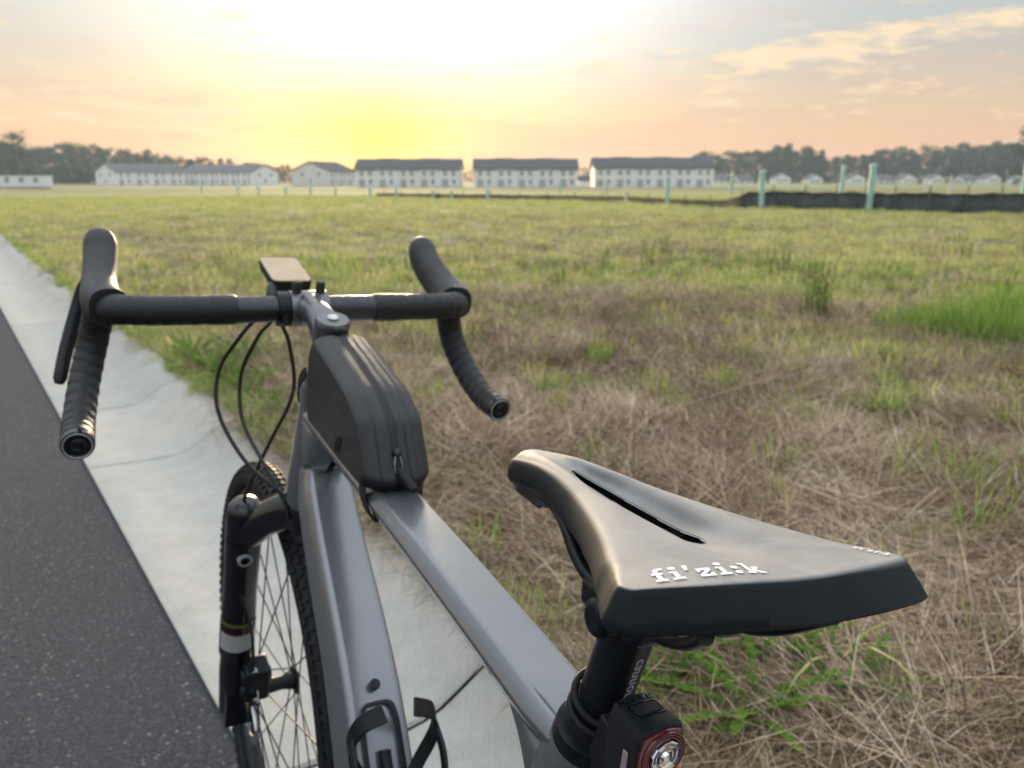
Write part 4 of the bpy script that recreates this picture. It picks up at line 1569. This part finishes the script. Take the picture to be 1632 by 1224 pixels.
for i, (px, yw, hw, hh) in enumerate(((1142, .2, 6, 2.6), (1183, .5, 5, 2.2), (1243, 1.5, 8, 3.0), (1295, 1.5, 7, 2.6), (1360, 1.55, 8, 2.8), (1405, .3, 6, 2.4), (1441, 1.6, 7, 2.8), (1488, 1.5, 6.5, 2.6), (1538, .4, 6, 2.2), (1575, 1.6, 7.5, 2.8), (1618, 1.2, 6.5, 2.4))):
    gable_house('small_house', px, 425 + 9 * math.sin(i * 3.1), yw, 9, hw, hh, 2.0, 'small white gabled house at the foot of the pine wood', 'small houses below the wood', 'house', 2, wall='siding', roof='shingle2')
# site trailer, far left
tr = empty('site_trailer', (at(8, 150), 150, field_z(at(8, 150), 150)), R(4))
tag(tr, 'long low white site trailer in front of dark trees', 'trailer')
tb_ = MB().box((0, 0, 1.35), (15, 3, 2.0))
tb_.build('body', M['siding'], tr, False)
MB().box((0, 0, 2.42), (15.3, 3.3, .16)).build('roof', M['shingle2'], tr, False)
MB().box((0, 0, .2), (14.4, 2.6, .40)).build('skirt', M['door'], tr, False)
for k in range(6):
    f = place(ME_FRAME, 'window', tr, (-6 + k * 2.4, -1.51, 1.5), (0, 0, 0), (.8, 1, .6))
    place(ME_PANE, 'pane', f)

# --- silt fence: black fabric on stakes along the field's far edge
FPX = [(2150, 24.0), (1900, 24.4), (1760, 25), (1640, 26), (1450, 27.2), (1280, 30.0), (1110, 33.0), (1000, 38.5), (850, 43), (700, 47), (600, 50)]
fpts = [Vector((at(px, Y), Y, 0)) for px, Y in FPX]
fence = empty('silt_fence', (fpts[0].x, fpts[0].y, .1))
tag(fence, 'low black silt fence fabric on stakes along the far edge of the field', 'fence')
M['fabric'] = grain(mat('silt_fabric', (.075, .080, .085), .7), 3, .35)
M['stake'] = grain(mat('stake_wood', (.13, .11, .09), .9), 4, .3)
fine = catmull(fpts, 14)
fo = fence.location
def fxf(p): return Vector(p) - fo
fb = MB()
rows = []
nf = len(fine)
for j, h in enumerate((0, .2, .42, .62, .625)):
    row = []
    for i, p in enumerate(fine):
        hh = h * (1 - .55 * min(1, max(0, (i - nf * .545) / (nf * .02))))
        sag = (.022 * math.sin(i * 1.9) + .015 * math.sin(i * .7 + 1)) * (hh / .7)
        row.append(Vector((p.x, p.y + .06 * math.sin(i * 2.3 + h * 3) - (.012 if j == 4 else 0), .06 + hh + sag)))
    rows.append(row)
cut = int(nf * .555)
M['fabric_old'] = grain(mat('faded_fabric', (.20, .165, .125), .8), 3, .35)
for a_, b_, mt2 in ((0, cut + 1, 'fabric'), (cut, nf, 'fabric_old')):
    fab = MB().rings([r_[a_:b_] for r_ in rows], False, (False, False)).build('fabric', M[mt2], fence, True, None, fxf)
    so = fab.modifiers.new('thickness', 'SOLIDIFY')
    so.thickness = .006
ME_STAKE = mesh_data(MB().box((0, 0, .42), (.03, .03, .88)), 'stake', M['stake'])
for i in range(2, nf, 4):
    p = fine[i]
    place(ME_STAKE, 'stake', fence, fxf((p.x, p.y - .07, .06)), (R(rng.uniform(-3, 3)), R(rng.uniform(-4, 4)), rng.uniform(0, 1)), (1, 1, 1 - .45 * min(1, max(0, (i - nf * .545) / (nf * .02)))))

# --- pale green pipe posts standing in the field
M['pipe'] = grain(mat('green_pipe', (.34, .55, .48), .45), 3, .12)
M['pipe_cap'] = grain(mat('pipe_cap', (.42, .60, .54), .45), 3, .1)
M['white_pipe'] = grain(mat('white_pipe', (.62, .62, .58), .5), 3, .1)
posts = [(1384, 28.0, 1.52, .075, 0), (1213, 30.5, 1.36, .070, 0), (1340, 50, 1.85, .09, 0), (1063, 34, 1.15, .060, 0), (1165, 62, 1.45, .09, 0), (1629, 47, 1.95, .085, 0),
         (777, 41, .62, .05, 0), (632, 46, .58, .05, 0), (590, 47, .60, .055, 0), (535, 52, .58, .05, 0), (495, 53, .62, .05, 0), (456, 55, .58, .05, 0), (997, 37, .55, .04, 1), (720, 46, .45, .05, 0), (690, 47, .45, .05, 0),
         (412, 60, .6, .05, 0), (380, 62, .6, .05, 0), (322, 66, .6, .05, 0), (893, 60, .9, .06, 0), (967, 58, .9, .06, 0), (1475, 66, 1.2, .07, 1), (1513, 70, 1.3, .07, 1)]
lab = ['tall pale green pipe post standing right at the black silt fence', 'pale green pipe post at the silt fence, second tallest there', 'tall pale green pipe post some way behind the black silt fence', 'short pale green pipe post near the lower end of the black fabric',
       'pale green pipe post standing beside the dirt track', 'thick pale green pipe post at the end of the dirt track']
for i, (px, Y, h, r_, kind) in enumerate(posts):
    o = empty('pipe_post', (at(px, Y), Y, field_z(at(px, Y), Y) - .02))
    if i < len(lab): tag(o, lab[i], 'post', 'pipe posts in the field')
    elif kind: tag(o, 'thin white pipe post in the field near the silt fence', 'post', 'white pipe posts')
    else: tag(o, 'low pale green pipe stub in the line before the townhouses', 'post', 'low pipe stubs')
    r_ *= 1.35
    tl_ = R(rng.uniform(-1.5, 1.5))
    MB().lathe([(0, r_), (h - .05, r_)], (0, 0, 0), (tl_, R(rng.uniform(-1.5, 1.5)), 1), 14).build('pipe', M['white_pipe' if kind else 'pipe'], o)
    MB().lathe([(h - .10, r_ * 1.16), (h - .02, r_ * 1.16), (h, r_ * .9), (h, 0)], (0, 0, 0), (tl_, 0, 1), 14).build('cap', M['white_pipe' if kind else 'pipe_cap'], o)


# --- trees
def tree_mesh(seed, kind):
    """crown of many small leaf clumps; trunk and limbs apart. Unit height 1."""
    r = random.Random(seed)
    vs, fs, tint = [], [], []
    cents = []
    if kind == 'pine':
        n = 40
        for k in range(n):
            h = .10 + .88 * (k / n) ** .9
            rad = .19 * (1 - h) ** .6 + .02
            a = r.uniform(0, 6.28)
            q = rad * r.uniform(.35, 1.0)
            cents.append((q * math.cos(a), q * math.sin(a), h + r.uniform(-.02, .02), .065 + .05 * (1 - h)))
    else:
        n = 46
        for k in range(n):
            h = r.uniform(.05, .93)
            prof = math.sin(PI * min(1, max(0, (h + .10) / 1.10)) ** .9) ** .6
            a = r.uniform(0, 6.28)
            q = .27 * prof * math.sqrt(r.uniform(.1, 1.0)) * r.uniform(.8, 1.15)
            cents.append((q * math.cos(a), q * math.sin(a), h, r.uniform(.06, .105)))
    for cx, cy, cz, cr in cents:
        base_t = r.uniform(.1, .9)
        for _ in range(46):
            d = Vector((r.gauss(0, 1), r.gauss(0, 1), r.gauss(0, .8))).normalized() * cr * r.uniform(.5, 1.1)
            p = Vector((cx, cy, cz)) + d
            s = r.uniform(.010, .021)
            u = Vector((r.gauss(0, 1), r.gauss(0, 1), r.gauss(0, 1))).normalized()
            v = u.orthogonal().normalized()
            w_ = u.cross(v)
            b = len(vs)
            vs += [p - v * s, p + w_ * s * .6, p + v * s, p - w_ * s * .6]
            fs.append((b, b + 1, b + 2, b + 3))
            t = min(1, max(0, base_t + r.uniform(-.25, .25)))
            tint += [t] * 4
    me = bpy.data.meshes.new('crown')
    me.from_pydata([tuple(v) for v in vs], [], fs)
    at_ = me.attributes.new('tint', 'FLOAT', 'POINT')
    at_.data.foreach_set('value', tint)
    me.materials.append(M['needle_far' if kind == 'pine' else 'leaf_far'])
    tk = MB()
    tk.tube([(0, 0, -.02), (.004, 0, .3), (-.003, .004, .62), (0, 0, .9 if kind == 'pine' else .75)], [.017, .013, .008, .003], 7)
    for k in range(7):
        a = r.uniform(0, 6.28)
        h = r.uniform(.3, .7)
        L_ = r.uniform(.10, .2)
        tk.tube([(0, 0, h), (math.cos(a) * L_ * .5, math.sin(a) * L_ * .5, h + .04), (math.cos(a) * L_, math.sin(a) * L_, h + .10)], [.006, .004, .0015], 5)
    return me, mesh_data(tk, 'trunk', M['bark'], True)


BROAD = [tree_mesh(100 + k, 'broad') for k in range(4)]
PINE = [tree_mesh(200 + k, 'pine') for k in range(3)]
def tree(px, Y, h, pine, label, group, wide=1.0, name=None):
    cr_, tk_ = (PINE if pine else BROAD)[rng.randrange(3 if pine else 4)]
    o = empty(name or ('pine_tree' if pine else 'broadleaf_tree'), (at(px, Y), Y, field_z(at(px, Y), Y) - .05), rng.uniform(0, 6.28))
    tag(o, label, 'tree', group)
    o.scale = (h * wide, h * wide, h)
    place(cr_, 'crown', o)
    place(tk_, 'trunk', o)
    return o


def y2h(ypx, Y): return (286.4 - ypx) * Y / 1409 + 2.0
gl, gr_ = 'trees of the wood behind the trailer', 'trees of the pine wood'
def top_left(px): return interp(px, [(-420, 226), (-120, 222), (0, 228), (60, 230), (110, 229), (160, 233), (220, 239), (280, 247), (340, 254), (400, 259), (470, 266), (560, 270), (760, 274), (930, 272)])
def top_right(px): return interp(px, [(900, 272), (1100, 250), (1140, 244), (1200, 240), (1250, 236), (1290, 241), (1330, 252), (1380, 244), (1440, 240), (1500, 235), (1560, 232), (1632, 227), (1760, 220), (1980, 226)])
px = -420
while px < 480:
    Y = rng.uniform(400, 460)
    h = y2h(top_left(px) + rng.uniform(-3, 6), Y) * 1.02
    tree(px, Y, h, rng.random() < .3, 'dark tree of the wood behind the askew townhouses and the trailer', gl, rng.uniform(1.2, 1.6))
    px += rng.uniform(6, 10) * (1 if px > -40 else 2.2)
tree(36, 330, y2h(203, 330), False, 'loose tall tree rising above the dark trees by the trailer', None, 1.0)
tree(8, 335, y2h(218, 335), False, 'rounded tree just above the site trailer roof', None, 1.3)
px = 480
while px < 1110:
    Y = rng.uniform(560, 640)
    tree(px, Y, y2h(rng.uniform(266, 274), Y), rng.random() < .4, 'small distant tree showing between the townhouse rows', 'distant trees behind the townhouses', rng.uniform(1.4, 1.9))
    px += rng.uniform(11, 17)
px = 1100
while px < 1980:
    Y = rng.uniform(455, 520)
    pine = rng.random() < .6
    h = y2h(top_right(px) + rng.uniform(-5, 7), Y) * 1.03
    tree(px, Y, h, pine, 'dark pine of the wood behind the small white houses' if pine else 'dark broadleaf tree of the wood behind the small white houses', gr_, rng.uniform(1.2, 1.6) * (1.25 if pine else 1))
    px += rng.uniform(6.5, 10.5) * (1 if px < 1660 else 2.2)
for px, yy in ((1232, 231), (1252, 228), (1285, 233), (1306, 238)):
    tree(px, 450, y2h(yy, 450), True, 'taller pine standing proud of the wood behind the small houses', 'taller pines of the pine wood', 1.1)
tree(1632, 300, y2h(194, 300), False, 'tall broadleaf tree overtopping the pine wood by the small houses', None, 1.0)

# --- evening haze over the whole place
hz = MB().box((0, 0, 11.5), (1840, 1840, 25.0)).build('haze', None, None, False)
hm = bpy.data.materials.new('evening_haze')
hm.use_nodes = True
hm.node_tree.nodes.remove(hm.node_tree.nodes['Principled BSDF'])
vol = hm.node_tree.nodes.new('ShaderNodeVolumePrincipled')
vol.inputs['Color'].default_value = (.62, .80, .95, 1)
vol.inputs['Density'].default_value = .00032
vol.inputs['Anisotropy'].default_value = .3
hm.node_tree.links.new(vol.outputs[0], hm.node_tree.nodes['Material Output'].inputs['Volume'])
hz.data.materials.append(hm)
tag(hz, 'thin warm evening haze filling the air over the field', 'haze', kind='stuff')

# ------------------------------------------------------------------ grass, straw and weeds
def blades_mesh(name, mtl, specs, n_=4):
    """specs: per blade (base xyz, azimuth, lean angle from vertical, length, width, curl, tint)"""
    vs, fs, tint = [], [], []
    for (bx, by, bz), az, lean, L_, w_, curl, ti in specs:
        d = Vector((math.cos(az), math.sin(az), 0))
        sd_ = Vector((-math.sin(az), math.cos(az), 0))
        p = Vector((bx, by, bz))
        b = len(vs)
        for k in range(n_ + 1):
            t = k / n_
            ww = w_ * (1 - t ** 1.6) * (.75 + .5 * min(1, t * 3)) / 2
            if k == n_:
                vs.append(tuple(p))
            else:
                vs += [tuple(p - sd_ * ww), tuple(p + sd_ * ww)]
            a = lean + curl * t
            p = p + (d * math.sin(a) + Vector((0, 0, 1)) * math.cos(a)) * (L_ / n_)
        for k in range(n_ - 1):
            fs.append((b + 2 * k, b + 2 * k + 1, b + 2 * k + 3, b + 2 * k + 2))
        fs.append((b + 2 * n_ - 2, b + 2 * n_ - 1, b + 2 * n_))
        tint += [ti] * (2 * n_ + 1)
    me = bpy.data.meshes.new(name)
    me.from_pydata(vs, [], fs)
    a_ = me.attributes.new('tint', 'FLOAT', 'POINT')
    a_.data.foreach_set('value', tint)
    me.polygons.foreach_set('use_smooth', [True] * len(me.polygons))
    me.materials.append(mtl)
    return me


g = random.Random(77)
def tuft(n, rad, h, spread, w_, tint=(0, 1), curl=(.2, 1.0), seed=0):
    r = random.Random(seed)
    out = []
    for _ in range(n):
        a, q = r.uniform(0, 6.28), rad * math.sqrt(r.random())
        az = a + r.gauss(0, .7)
        out.append(((q * math.cos(a), q * math.sin(a), -.01), az, abs(r.gauss(0, spread)), h * r.uniform(.45, 1.1), w_ * r.uniform(.6, 1.3), r.uniform(*curl), r.uniform(*tint)))
    return out
def mat_straw(n, rad, seed, L_=(.10, .36), w_=(.0010, .0034), h=.05, main=None):
    r = random.Random(seed)
    out = []
    for _ in range(n):
        az = r.uniform(0, 6.28) if main is None or r.random() < .4 else r.gauss(main, .35) + (PI if r.random() < .5 else 0)
        a, q = r.uniform(0, 6.28), rad * math.sqrt(r.random())
        out.append(((q * math.cos(a), q * math.sin(a), r.uniform(-.005, h)), az, R(r.gauss(83, 9)), r.uniform(*L_), r.uniform(*w_), r.gauss(.06, .14) if r.random() < .8 else r.gauss(0, .7), min(1, max(0, (r.gauss(.16, .12) if r.random() < .42 else r.gauss(.66, .18))))))
    return out


def proto_col(name, meshes):
    c = bpy.data.collections.new(name)
    for i, me in enumerate(meshes):
        c.objects.link(bpy.data.objects.new(f'{name}_{i}', me))
    return c


def scatter(name, label, cat, pts, protos, realize=False):
    """pts: (x, y, z, rotz, tilt, scale, index): one stuff object, instanced by geometry nodes"""
    me = bpy.data.meshes.new(name)
    me.from_pydata([p[:3] for p in pts], [], [])
    ra = me.attributes.new('rot', 'FLOAT_VECTOR', 'POINT')
    ra.data.foreach_set('vector', [c for p in pts for c in (p[4] * math.cos(p[3] * 3), p[4] * math.sin(p[3] * 3), p[3])])
    sa = me.attributes.new('scl', 'FLOAT', 'POINT')
    sa.data.foreach_set('value', [p[5] for p in pts])
    ia = me.attributes.new('idx', 'INT', 'POINT')
    ia.data.foreach_set('value', [p[6] for p in pts])
    o = bpy.data.objects.new(name, me)
    col.objects.link(o)
    tag(o, label, cat, kind='stuff')
    ng = bpy.data.node_groups.new(name, 'GeometryNodeTree')
    ng.interface.new_socket('Geometry', in_out='INPUT', socket_type='NodeSocketGeometry')
    ng.interface.new_socket('Geometry', in_out='OUTPUT', socket_type='NodeSocketGeometry')
    N_, L_ = ng.nodes, ng.links
    gi, go = N_.new('NodeGroupInput'), N_.new('NodeGroupOutput')
    ins = N_.new('GeometryNodeInstanceOnPoints')
    ci = N_.new('GeometryNodeCollectionInfo')
    ci.inputs['Collection'].default_value = protos
    ci.inputs['Separate Children'].default_value = True
    ci.inputs['Reset Children'].default_value = True
    def attr(nm, typ):
        a = N_.new('GeometryNodeInputNamedAttribute')
        a.data_type = typ
        a.inputs['Name'].default_value = nm
        return a.outputs['Attribute']
    er = N_.new('FunctionNodeEulerToRotation')
    L_.new(attr('rot', 'FLOAT_VECTOR'), er.inputs[0])
    L_.new(gi.outputs[0], ins.inputs['Points'])
    L_.new(ci.outputs[0], ins.inputs['Instance'])
    ins.inputs['Pick Instance'].default_value = True
    L_.new(attr('idx', 'INT'), ins.inputs['Instance Index'])
    L_.new(er.outputs[0], ins.inputs['Rotation'])
    L_.new(attr('scl', 'FLOAT'), ins.inputs['Scale'])
    if realize:
        rz = N_.new('GeometryNodeRealizeInstances')
        L_.new(ins.outputs[0], rz.inputs[0])
        L_.new(rz.outputs[0], go.inputs[0])
    else:
        L_.new(ins.outputs[0], go.inputs[0])
    md = o.modifiers.new('scatter', 'NODES')
    md.node_group = ng
    return o


def green_amount(x, y):
    """0 bare straw .. 1 dense turf"""
    r = math.hypot(x, y)
    s, t = st_of(x, y)
    v = .22 + .62 * min(1, max(0, (r - 3.6) / 6.0))
    v += .42 * mnoise.noise(Vector((x * .55, y * .55, 2))) + .28 * mnoise.noise(Vector((x * 1.6, y * 1.6, 5)))
    v += .5 * math.exp(-((x - 3.1) ** 2 / .9 + (y - 5.5) ** 2 / .5))              # lush patch by the bright mound
    v += .32 * math.exp(-((s - 1.35) / .35) ** 2) * min(1, max(0, (t - 3.0) / 1.5))   # weeds along the kerb further on
    v -= .55 * math.exp(-((x + 7.5) ** 2 / 9 + (y - 14) ** 2 / 8))                 # brown heap far left
    return min(1, max(0, v))


tuft_mid = proto_col('tuft_protos', [blades_mesh('grass', M['grass_bright' if k % 2 else 'grass'], tuft(34, .06, .17, .42, .0055, (0, .9), seed=390 + k)) for k in range(4)])
straw_near = proto_col('straw_protos', [blades_mesh('straw', M['straw'], mat_straw(105, .20, 300 + k, main=.3 * k), 2) for k in range(5)])
straw_far = proto_col('straw_far_protos', [blades_mesh('straw', M['straw'], mat_straw(60, .30, 320 + k, (.14, .42), (.003, .006), .06), 2) for k in range(3)])
grass_near = proto_col('grass_protos', [blades_mesh('grass', M['grass'], tuft(22, .05, .12, .45, .0042, (0, .8), seed=340 + k)) for k in range(5)])
grass_far = proto_col('grass_far_protos', [blades_mesh('grass', M['grass'], tuft(46, .16, .13, .5, .008, (0, 1), seed=360 + k)) for k in range(4)])
seedy = proto_col('stem_protos', [blades_mesh('stem', M['straw'], tuft(7, .06, .42, .25, .0028, (.35, .9), (.05, .5), seed=380 + k)) for k in range(3)])

FIELD_S = K0 + KW
def rnd_field(n, r0, r1, power=1.0, az=44, over=False):
    """points on the field within reach of the camera and a step to either side"""
    out = []
    while len(out) < n:
        r = math.sqrt(r0 * r0 + (r1 * r1 - r0 * r0) * g.random() ** power)
        a = R(g.uniform(-az, az + 8))
        x, y = r * math.sin(a), r * math.cos(a)
        s, t = st_of(x, y)
        lim = FIELD_S + .03 if not over else FIELD_S - .05 + .05 * mnoise.noise(Vector((t * 2.3, 7, 0)))
        if s < lim: continue
        out.append((x, y, r, s, t))
    return out


pts = []
for x, y, r, s, t in rnd_field(4300, .7, 7.5, 1.3, 50, True):
    if g.random() < .35 * green_amount(x, y): continue
    if mnoise.noise(Vector((x * 1.3, y * 1.3, 51))) + .4 * mnoise.noise(Vector((x * 4, y * 4, 3))) > .26 and g.random() < .85: continue
    sc = g.uniform(.6, 1.15)
    if s < FIELD_S + .18: sc *= .6
    pts.append((x, y, max(field_z(x, y), .108 if s < FIELD_S else 0) + .002, g.gauss(.9, .9), g.gauss(0, .10), sc, g.randrange(5)))
for x, y, r, s, t in rnd_field(1500, .8, 3.4, 1.0, 50, True):
    sc = g.uniform(.5, 1.0) * (.6 if s < FIELD_S + .18 else 1)
    pts.append((x, y, max(field_z(x, y), .108 if s < FIELD_S else 0) + g.uniform(.004, .03), g.gauss(.9, 1.1), g.gauss(0, .16), sc, g.randrange(5)))
scatter('dry_straw', 'matted dry brown straw lying over the bare field by the kerb', 'straw', pts, straw_near, True)
pts = []
for x, y, r, s, t in rnd_field(4200, 6.5, 26, 1.3):
    if g.random() < .75 * green_amount(x, y): continue
    pts.append((x, y, field_z(x, y), g.uniform(0, 6.28), g.gauss(0, .1), g.uniform(.6, 1.3), g.randrange(3)))
scatter('dry_straw', 'dry straw patches between the green turf of the field', 'straw', pts, straw_far, True)
pts = []
for x, y, r, s, t in rnd_field(8000, .8, 9, 1.15, 50, True):
    if g.random() > .08 + green_amount(x, y) ** 1.2: continue
    pts.append((x, y, field_z(x, y) - .004, g.uniform(0, 6.28), g.gauss(0, .1), g.uniform(.4, 1.15), g.randrange(5)))
scatter('green_grass', 'short green grass coming up through the straw', 'grass', pts, grass_near)
pts = []
for x, y, r, s, t in rnd_field(13500, 5.0, 55, 1.45):
    if g.random() > .05 + green_amount(x, y) ** 1.2: continue
    pts.append((x, y, field_z(x, y) - .006, g.uniform(0, 6.28), g.gauss(0, .08), g.uniform(.55, 1.25) * (1 + r / 90), g.randrange(4)))
scatter('green_grass', 'yellowish green turf covering the field further off', 'grass', pts, grass_far)
pts = []
for x, y, r, s, t in rnd_field(4300, 1.3, 11, 1.1, 46):
    if g.random() > .16 + 1.1 * max(0, mnoise.noise(Vector((x * .9, y * .9, 31))) + .16 + .04 * r): continue
    pts.append((x, y, field_z(x, y) - .005, g.uniform(0, 6.28), g.gauss(0, .1), g.uniform(.35, 1.0), g.randrange(4)))
for _ in range(900):
    t = 1.0 + 24 * g.random() ** 1.5
    e = .06 * mnoise.noise(Vector((t * 1.7, 7, 0))) + .03 * mnoise.noise(Vector((t * 6, 2, 0)))
    q = road_pt(FIELD_S - .03 + e + abs(g.gauss(0, .07)), t)
    pts.append((q.x, q.y, max(.10, field_z(q.x, q.y)) - .004, g.uniform(0, 6.28), g.gauss(0, .25), g.uniform(.25, .65), g.randrange(4)))
scatter('green_grass', 'loose green tufts sprinkled through the brown straw', 'grass', pts, tuft_mid)
pts = []
for x, y, r, s, t in rnd_field(420, 2.2, 24, 1.1):
    pts.append((x, y, field_z(x, y) - .005, g.uniform(0, 6.28), g.gauss(0, .12), g.uniform(.4, 1.0), g.randrange(3)))
scatter('dry_stems', 'thin dry upright stems scattered over the field', 'straw', pts, seedy)


# --- plants that stand out one by one
def plant(name, me, x, y, label, cat, group=None, scale=1.0, rz=None, stem=None):
    o = bpy.data.objects.new(name, me)
    o.location = (x, y, field_z(x, y) - .006)
    o.rotation_euler = (0, 0, g.uniform(0, 6.28) if rz is None else rz)
    o.scale = (scale,) * 3
    col.objects.link(o)
    return tag(o, label, cat, group)


T_BRIGHT = [blades_mesh('grass_clump', M['grass_bright'], tuft(60, .06, .20, .42, .0062, (.1, 1), (.3, 1.1), seed=400 + k)) for k in range(4)]
T_MOUND = blades_mesh('grass_mound', M['grass_bright'], tuft(900, .42, .34, .30, .007, (0, .8), (.2, .9), seed=410))


def leafy_weed(seed, h, n_st):
    """upright stems set with small leaves"""
    r = random.Random(seed)
    sp_ = []
    for k in range(n_st):
        a, q = r.uniform(0, 6.28), .11 * math.sqrt(r.random())
        bx, by = q * math.cos(a), q * math.sin(a)
        lx, ly = r.gauss(0, .05), r.gauss(0, .05)
        hh = h * r.uniform(.7, 1.05)
        sp_.append(((bx, by, 0), a, .04, hh, .005, .08, .2))
        for i in range(26):
            t = .15 + .85 * i / 26
            sp_.append(((bx + lx * t, by + ly * t, hh * t), r.uniform(0, 6.28), r.uniform(.35, .8), .055 * (1.1 - .5 * t), .009, .5, r.uniform(.1, 1)))
    return blades_mesh('leafy_weed', M['dock'], sp_)


def fern_weed(seed, n_fr, L_):
    """low plant of feathery cut leaves"""
    r = random.Random(seed)
    sp_ = []
    for k in range(n_fr):
        az = 6.28 * k / n_fr + r.uniform(-.3, .3)
        le = r.uniform(.5, 1.1)
        ll = L_ * r.uniform(.6, 1.1)
        p = Vector((0, 0, 0))
        sp_.append(((0, 0, 0), az, le, ll, .003, .5, .4))
        for i in range(12):
            t = (i + 1) / 12
            a = le + .5 * t * .5
            p = Vector((math.cos(az) * math.sin(a), math.sin(az) * math.sin(a), math.cos(a))) * ll * t
            for s in (-1, 1):
                for d in (.5, 1.0, 1.4):
                    sp_.append((tuple(p), az + s * d, le + .3, 0.021 * (1.15 - t * .6) * r.uniform(.7, 1.2), .0060, .2, r.uniform(.2, 1)))
    return blades_mesh('feathery_weed', M['weed'], sp_)


plant('grass_mound', T_MOUND, 3.25, 5.40, 'large dense mound of bright green grass in the field', 'grass', None, 1.15)
plant('grass_mound', T_MOUND, 3.85, 5.75, 'bright green grass mound merging behind the large dense one', 'grass', None, 1.25)
plant('grass_mound', T_MOUND, 2.85, 5.75, 'smaller bright green grass mound towards the tall leafy weed', 'grass', None, .7)
plant('leafy_weed', leafy_weed(420, .46, 18), 2.30, 6.25, 'tall upright leafy weed with several stems standing alone near the grass mound', 'weed')
plant('leafy_weed', leafy_weed(421, .34, 4), 4.05, 6.9, 'thin upright leafy weed behind the grass mounds', 'weed')
far_w = leafy_weed(422, .40, 7)
for x, y, s_ in ((3.1, 9.6, .8), (1.0, 9.2, .75), (1.55, 9.6, .8), (5.6, 10.5, .9), (.5, 8.2, .6), (2.0, 11.0, .8), (4.3, 8.3, .6), (-1.2, 9.5, .6), (7.0, 11.5, .8), (2.6, 8.7, .9)):
    plant('leafy_weed', far_w, x, y, 'grey green bushy weed standing out of the mid field turf', 'weed', 'weeds in the mid field', s_)
plant('grass_clump', T_BRIGHT[0], 1.50, 2.62, 'biggest bright green grass clump, in the straw behind the saddle tip', 'grass', None, 1.15)
for i, (x, y) in enumerate(((1.36, 2.75), (1.62, 2.75), (1.44, 2.5), (1.28, 2.62), (1.70, 2.55), (1.56, 2.42), (1.82, 2.72), (1.48, 2.9))):
    plant('grass_clump', T_BRIGHT[i % 4], x, y, 'bright green grass clump crowding round the biggest one', 'grass', 'grass clumps round the biggest one', .95)
for i, (x, y, s_) in enumerate(((.92, 2.75, .8), (1.0, 2.55, .6), (1.20, 2.12, .7), (1.33, 2.22, .8), (.30, 2.72, .7), (.20, 3.5, .7), (.75, 3.6, .7), (1.05, 4.0, .7), (1.7, 3.6, .8), (2.1, 3.4, .7), (.0, 3.0, .5), (-.35, 3.6, .7), (-.1, 2.62, .6), (1.9, 4.1, .8), (.5, 4.6, .8), (2.6, 3.9, .9), (-.45, 3.05, .6), (-.62, 3.35, .8), (1.55, 2.0, .6), (.55, 2.1, .5), (2.35, 2.9, .9), (2.2, 4.7, .8), (1.35, 4.8, .7))):
    plant('grass_clump', T_BRIGHT[i % 4], x, y, 'small green grass tuft growing alone out of the brown straw', 'grass', 'single tufts in the straw', s_ * 1.25)
fw = [fern_weed(430 + k, 19, .19) for k in range(3)]
for x, y, s_, lb in ((.45, 1.36, 1.0, 'low feathery green weed just beyond the tail light'), (.54, 1.56, 1.0, 'feathery green weed in the straw below the saddle edge'), (.36, 1.66, .9, 'small feathery weed close behind the seatpost'), (.66, 1.44, .8, 'low feathery weed beside the drooping grass blades'), (.30, 1.45, .7, 'little feathery weed between kerb edge and seatpost')):
    plant('feathery_weed', fw[int(x * 50) % 3], x, y, lb, 'weed', None, s_).location.z += .035
for i, (x, y, s_) in enumerate(((-1.62, 4.35, 1.3), (-1.45, 4.15, 1.2), (-1.30, 3.95, 1.3), (-1.85, 4.75, 1.3), (-1.12, 3.62, 1.0), (-1.5, 4.6, 1.4), (-.98, 3.5, 1.0), (-.42, 2.70, .9), (-.30, 2.55, .8))):
    plant('feathery_weed', fw[i % 3], x, y, 'leafy green weed growing along the grass side of the kerb', 'weed', 'weeds along the kerb', s_)
plant('grass_clump', blades_mesh('grass_clump', M['grass'], [((0, 0, 0), 1.0 + .9 * k, .6 + .12 * (k % 3), .20 + .02 * k, .0085, 1.5, .2 + .1 * k) for k in range(7)]), .66, 1.52, 'broad bladed drooping green grass under the saddle edge', 'grass').location.z += .05

# --- stray long stalks lying across the thatch
def stalk(x0, y0, x1, y1, h0, h1, w_, label):
    a, b = Vector((x0, y0, field_z(x0, y0) + h0)), Vector((x1, y1, field_z(x1, y1) + h1))
    m_ = a.lerp(b, .5) + Vector((0, 0, .02))
    o = MB().tube([p - a for p in catmull([a, m_, b], 6)], [w_ * (1 - .6 * i / 12) for i in range(13)], 6).build('dry_stalk', M['stalk'])
    o.location = a
    return tag(o, label, 'stalk')
M['stalk'] = grain(mat('dry_stalk', (.34, .26, .17), .8), 40, .3)
stalk(.55, 3.35, 1.55, 4.15, .03, .10, .006, 'long brown stalk slanting over the straw beyond the saddle nose')
stalk(1.28, 1.98, 2.1, 2.15, .06, .07, .003, 'thin pale stalk lying flat before the biggest grass clump')
stalk(.98, 1.55, 1.12, 1.95, .02, .16, .0035, 'pale bent stalk leaning up from the straw at the saddle tip')
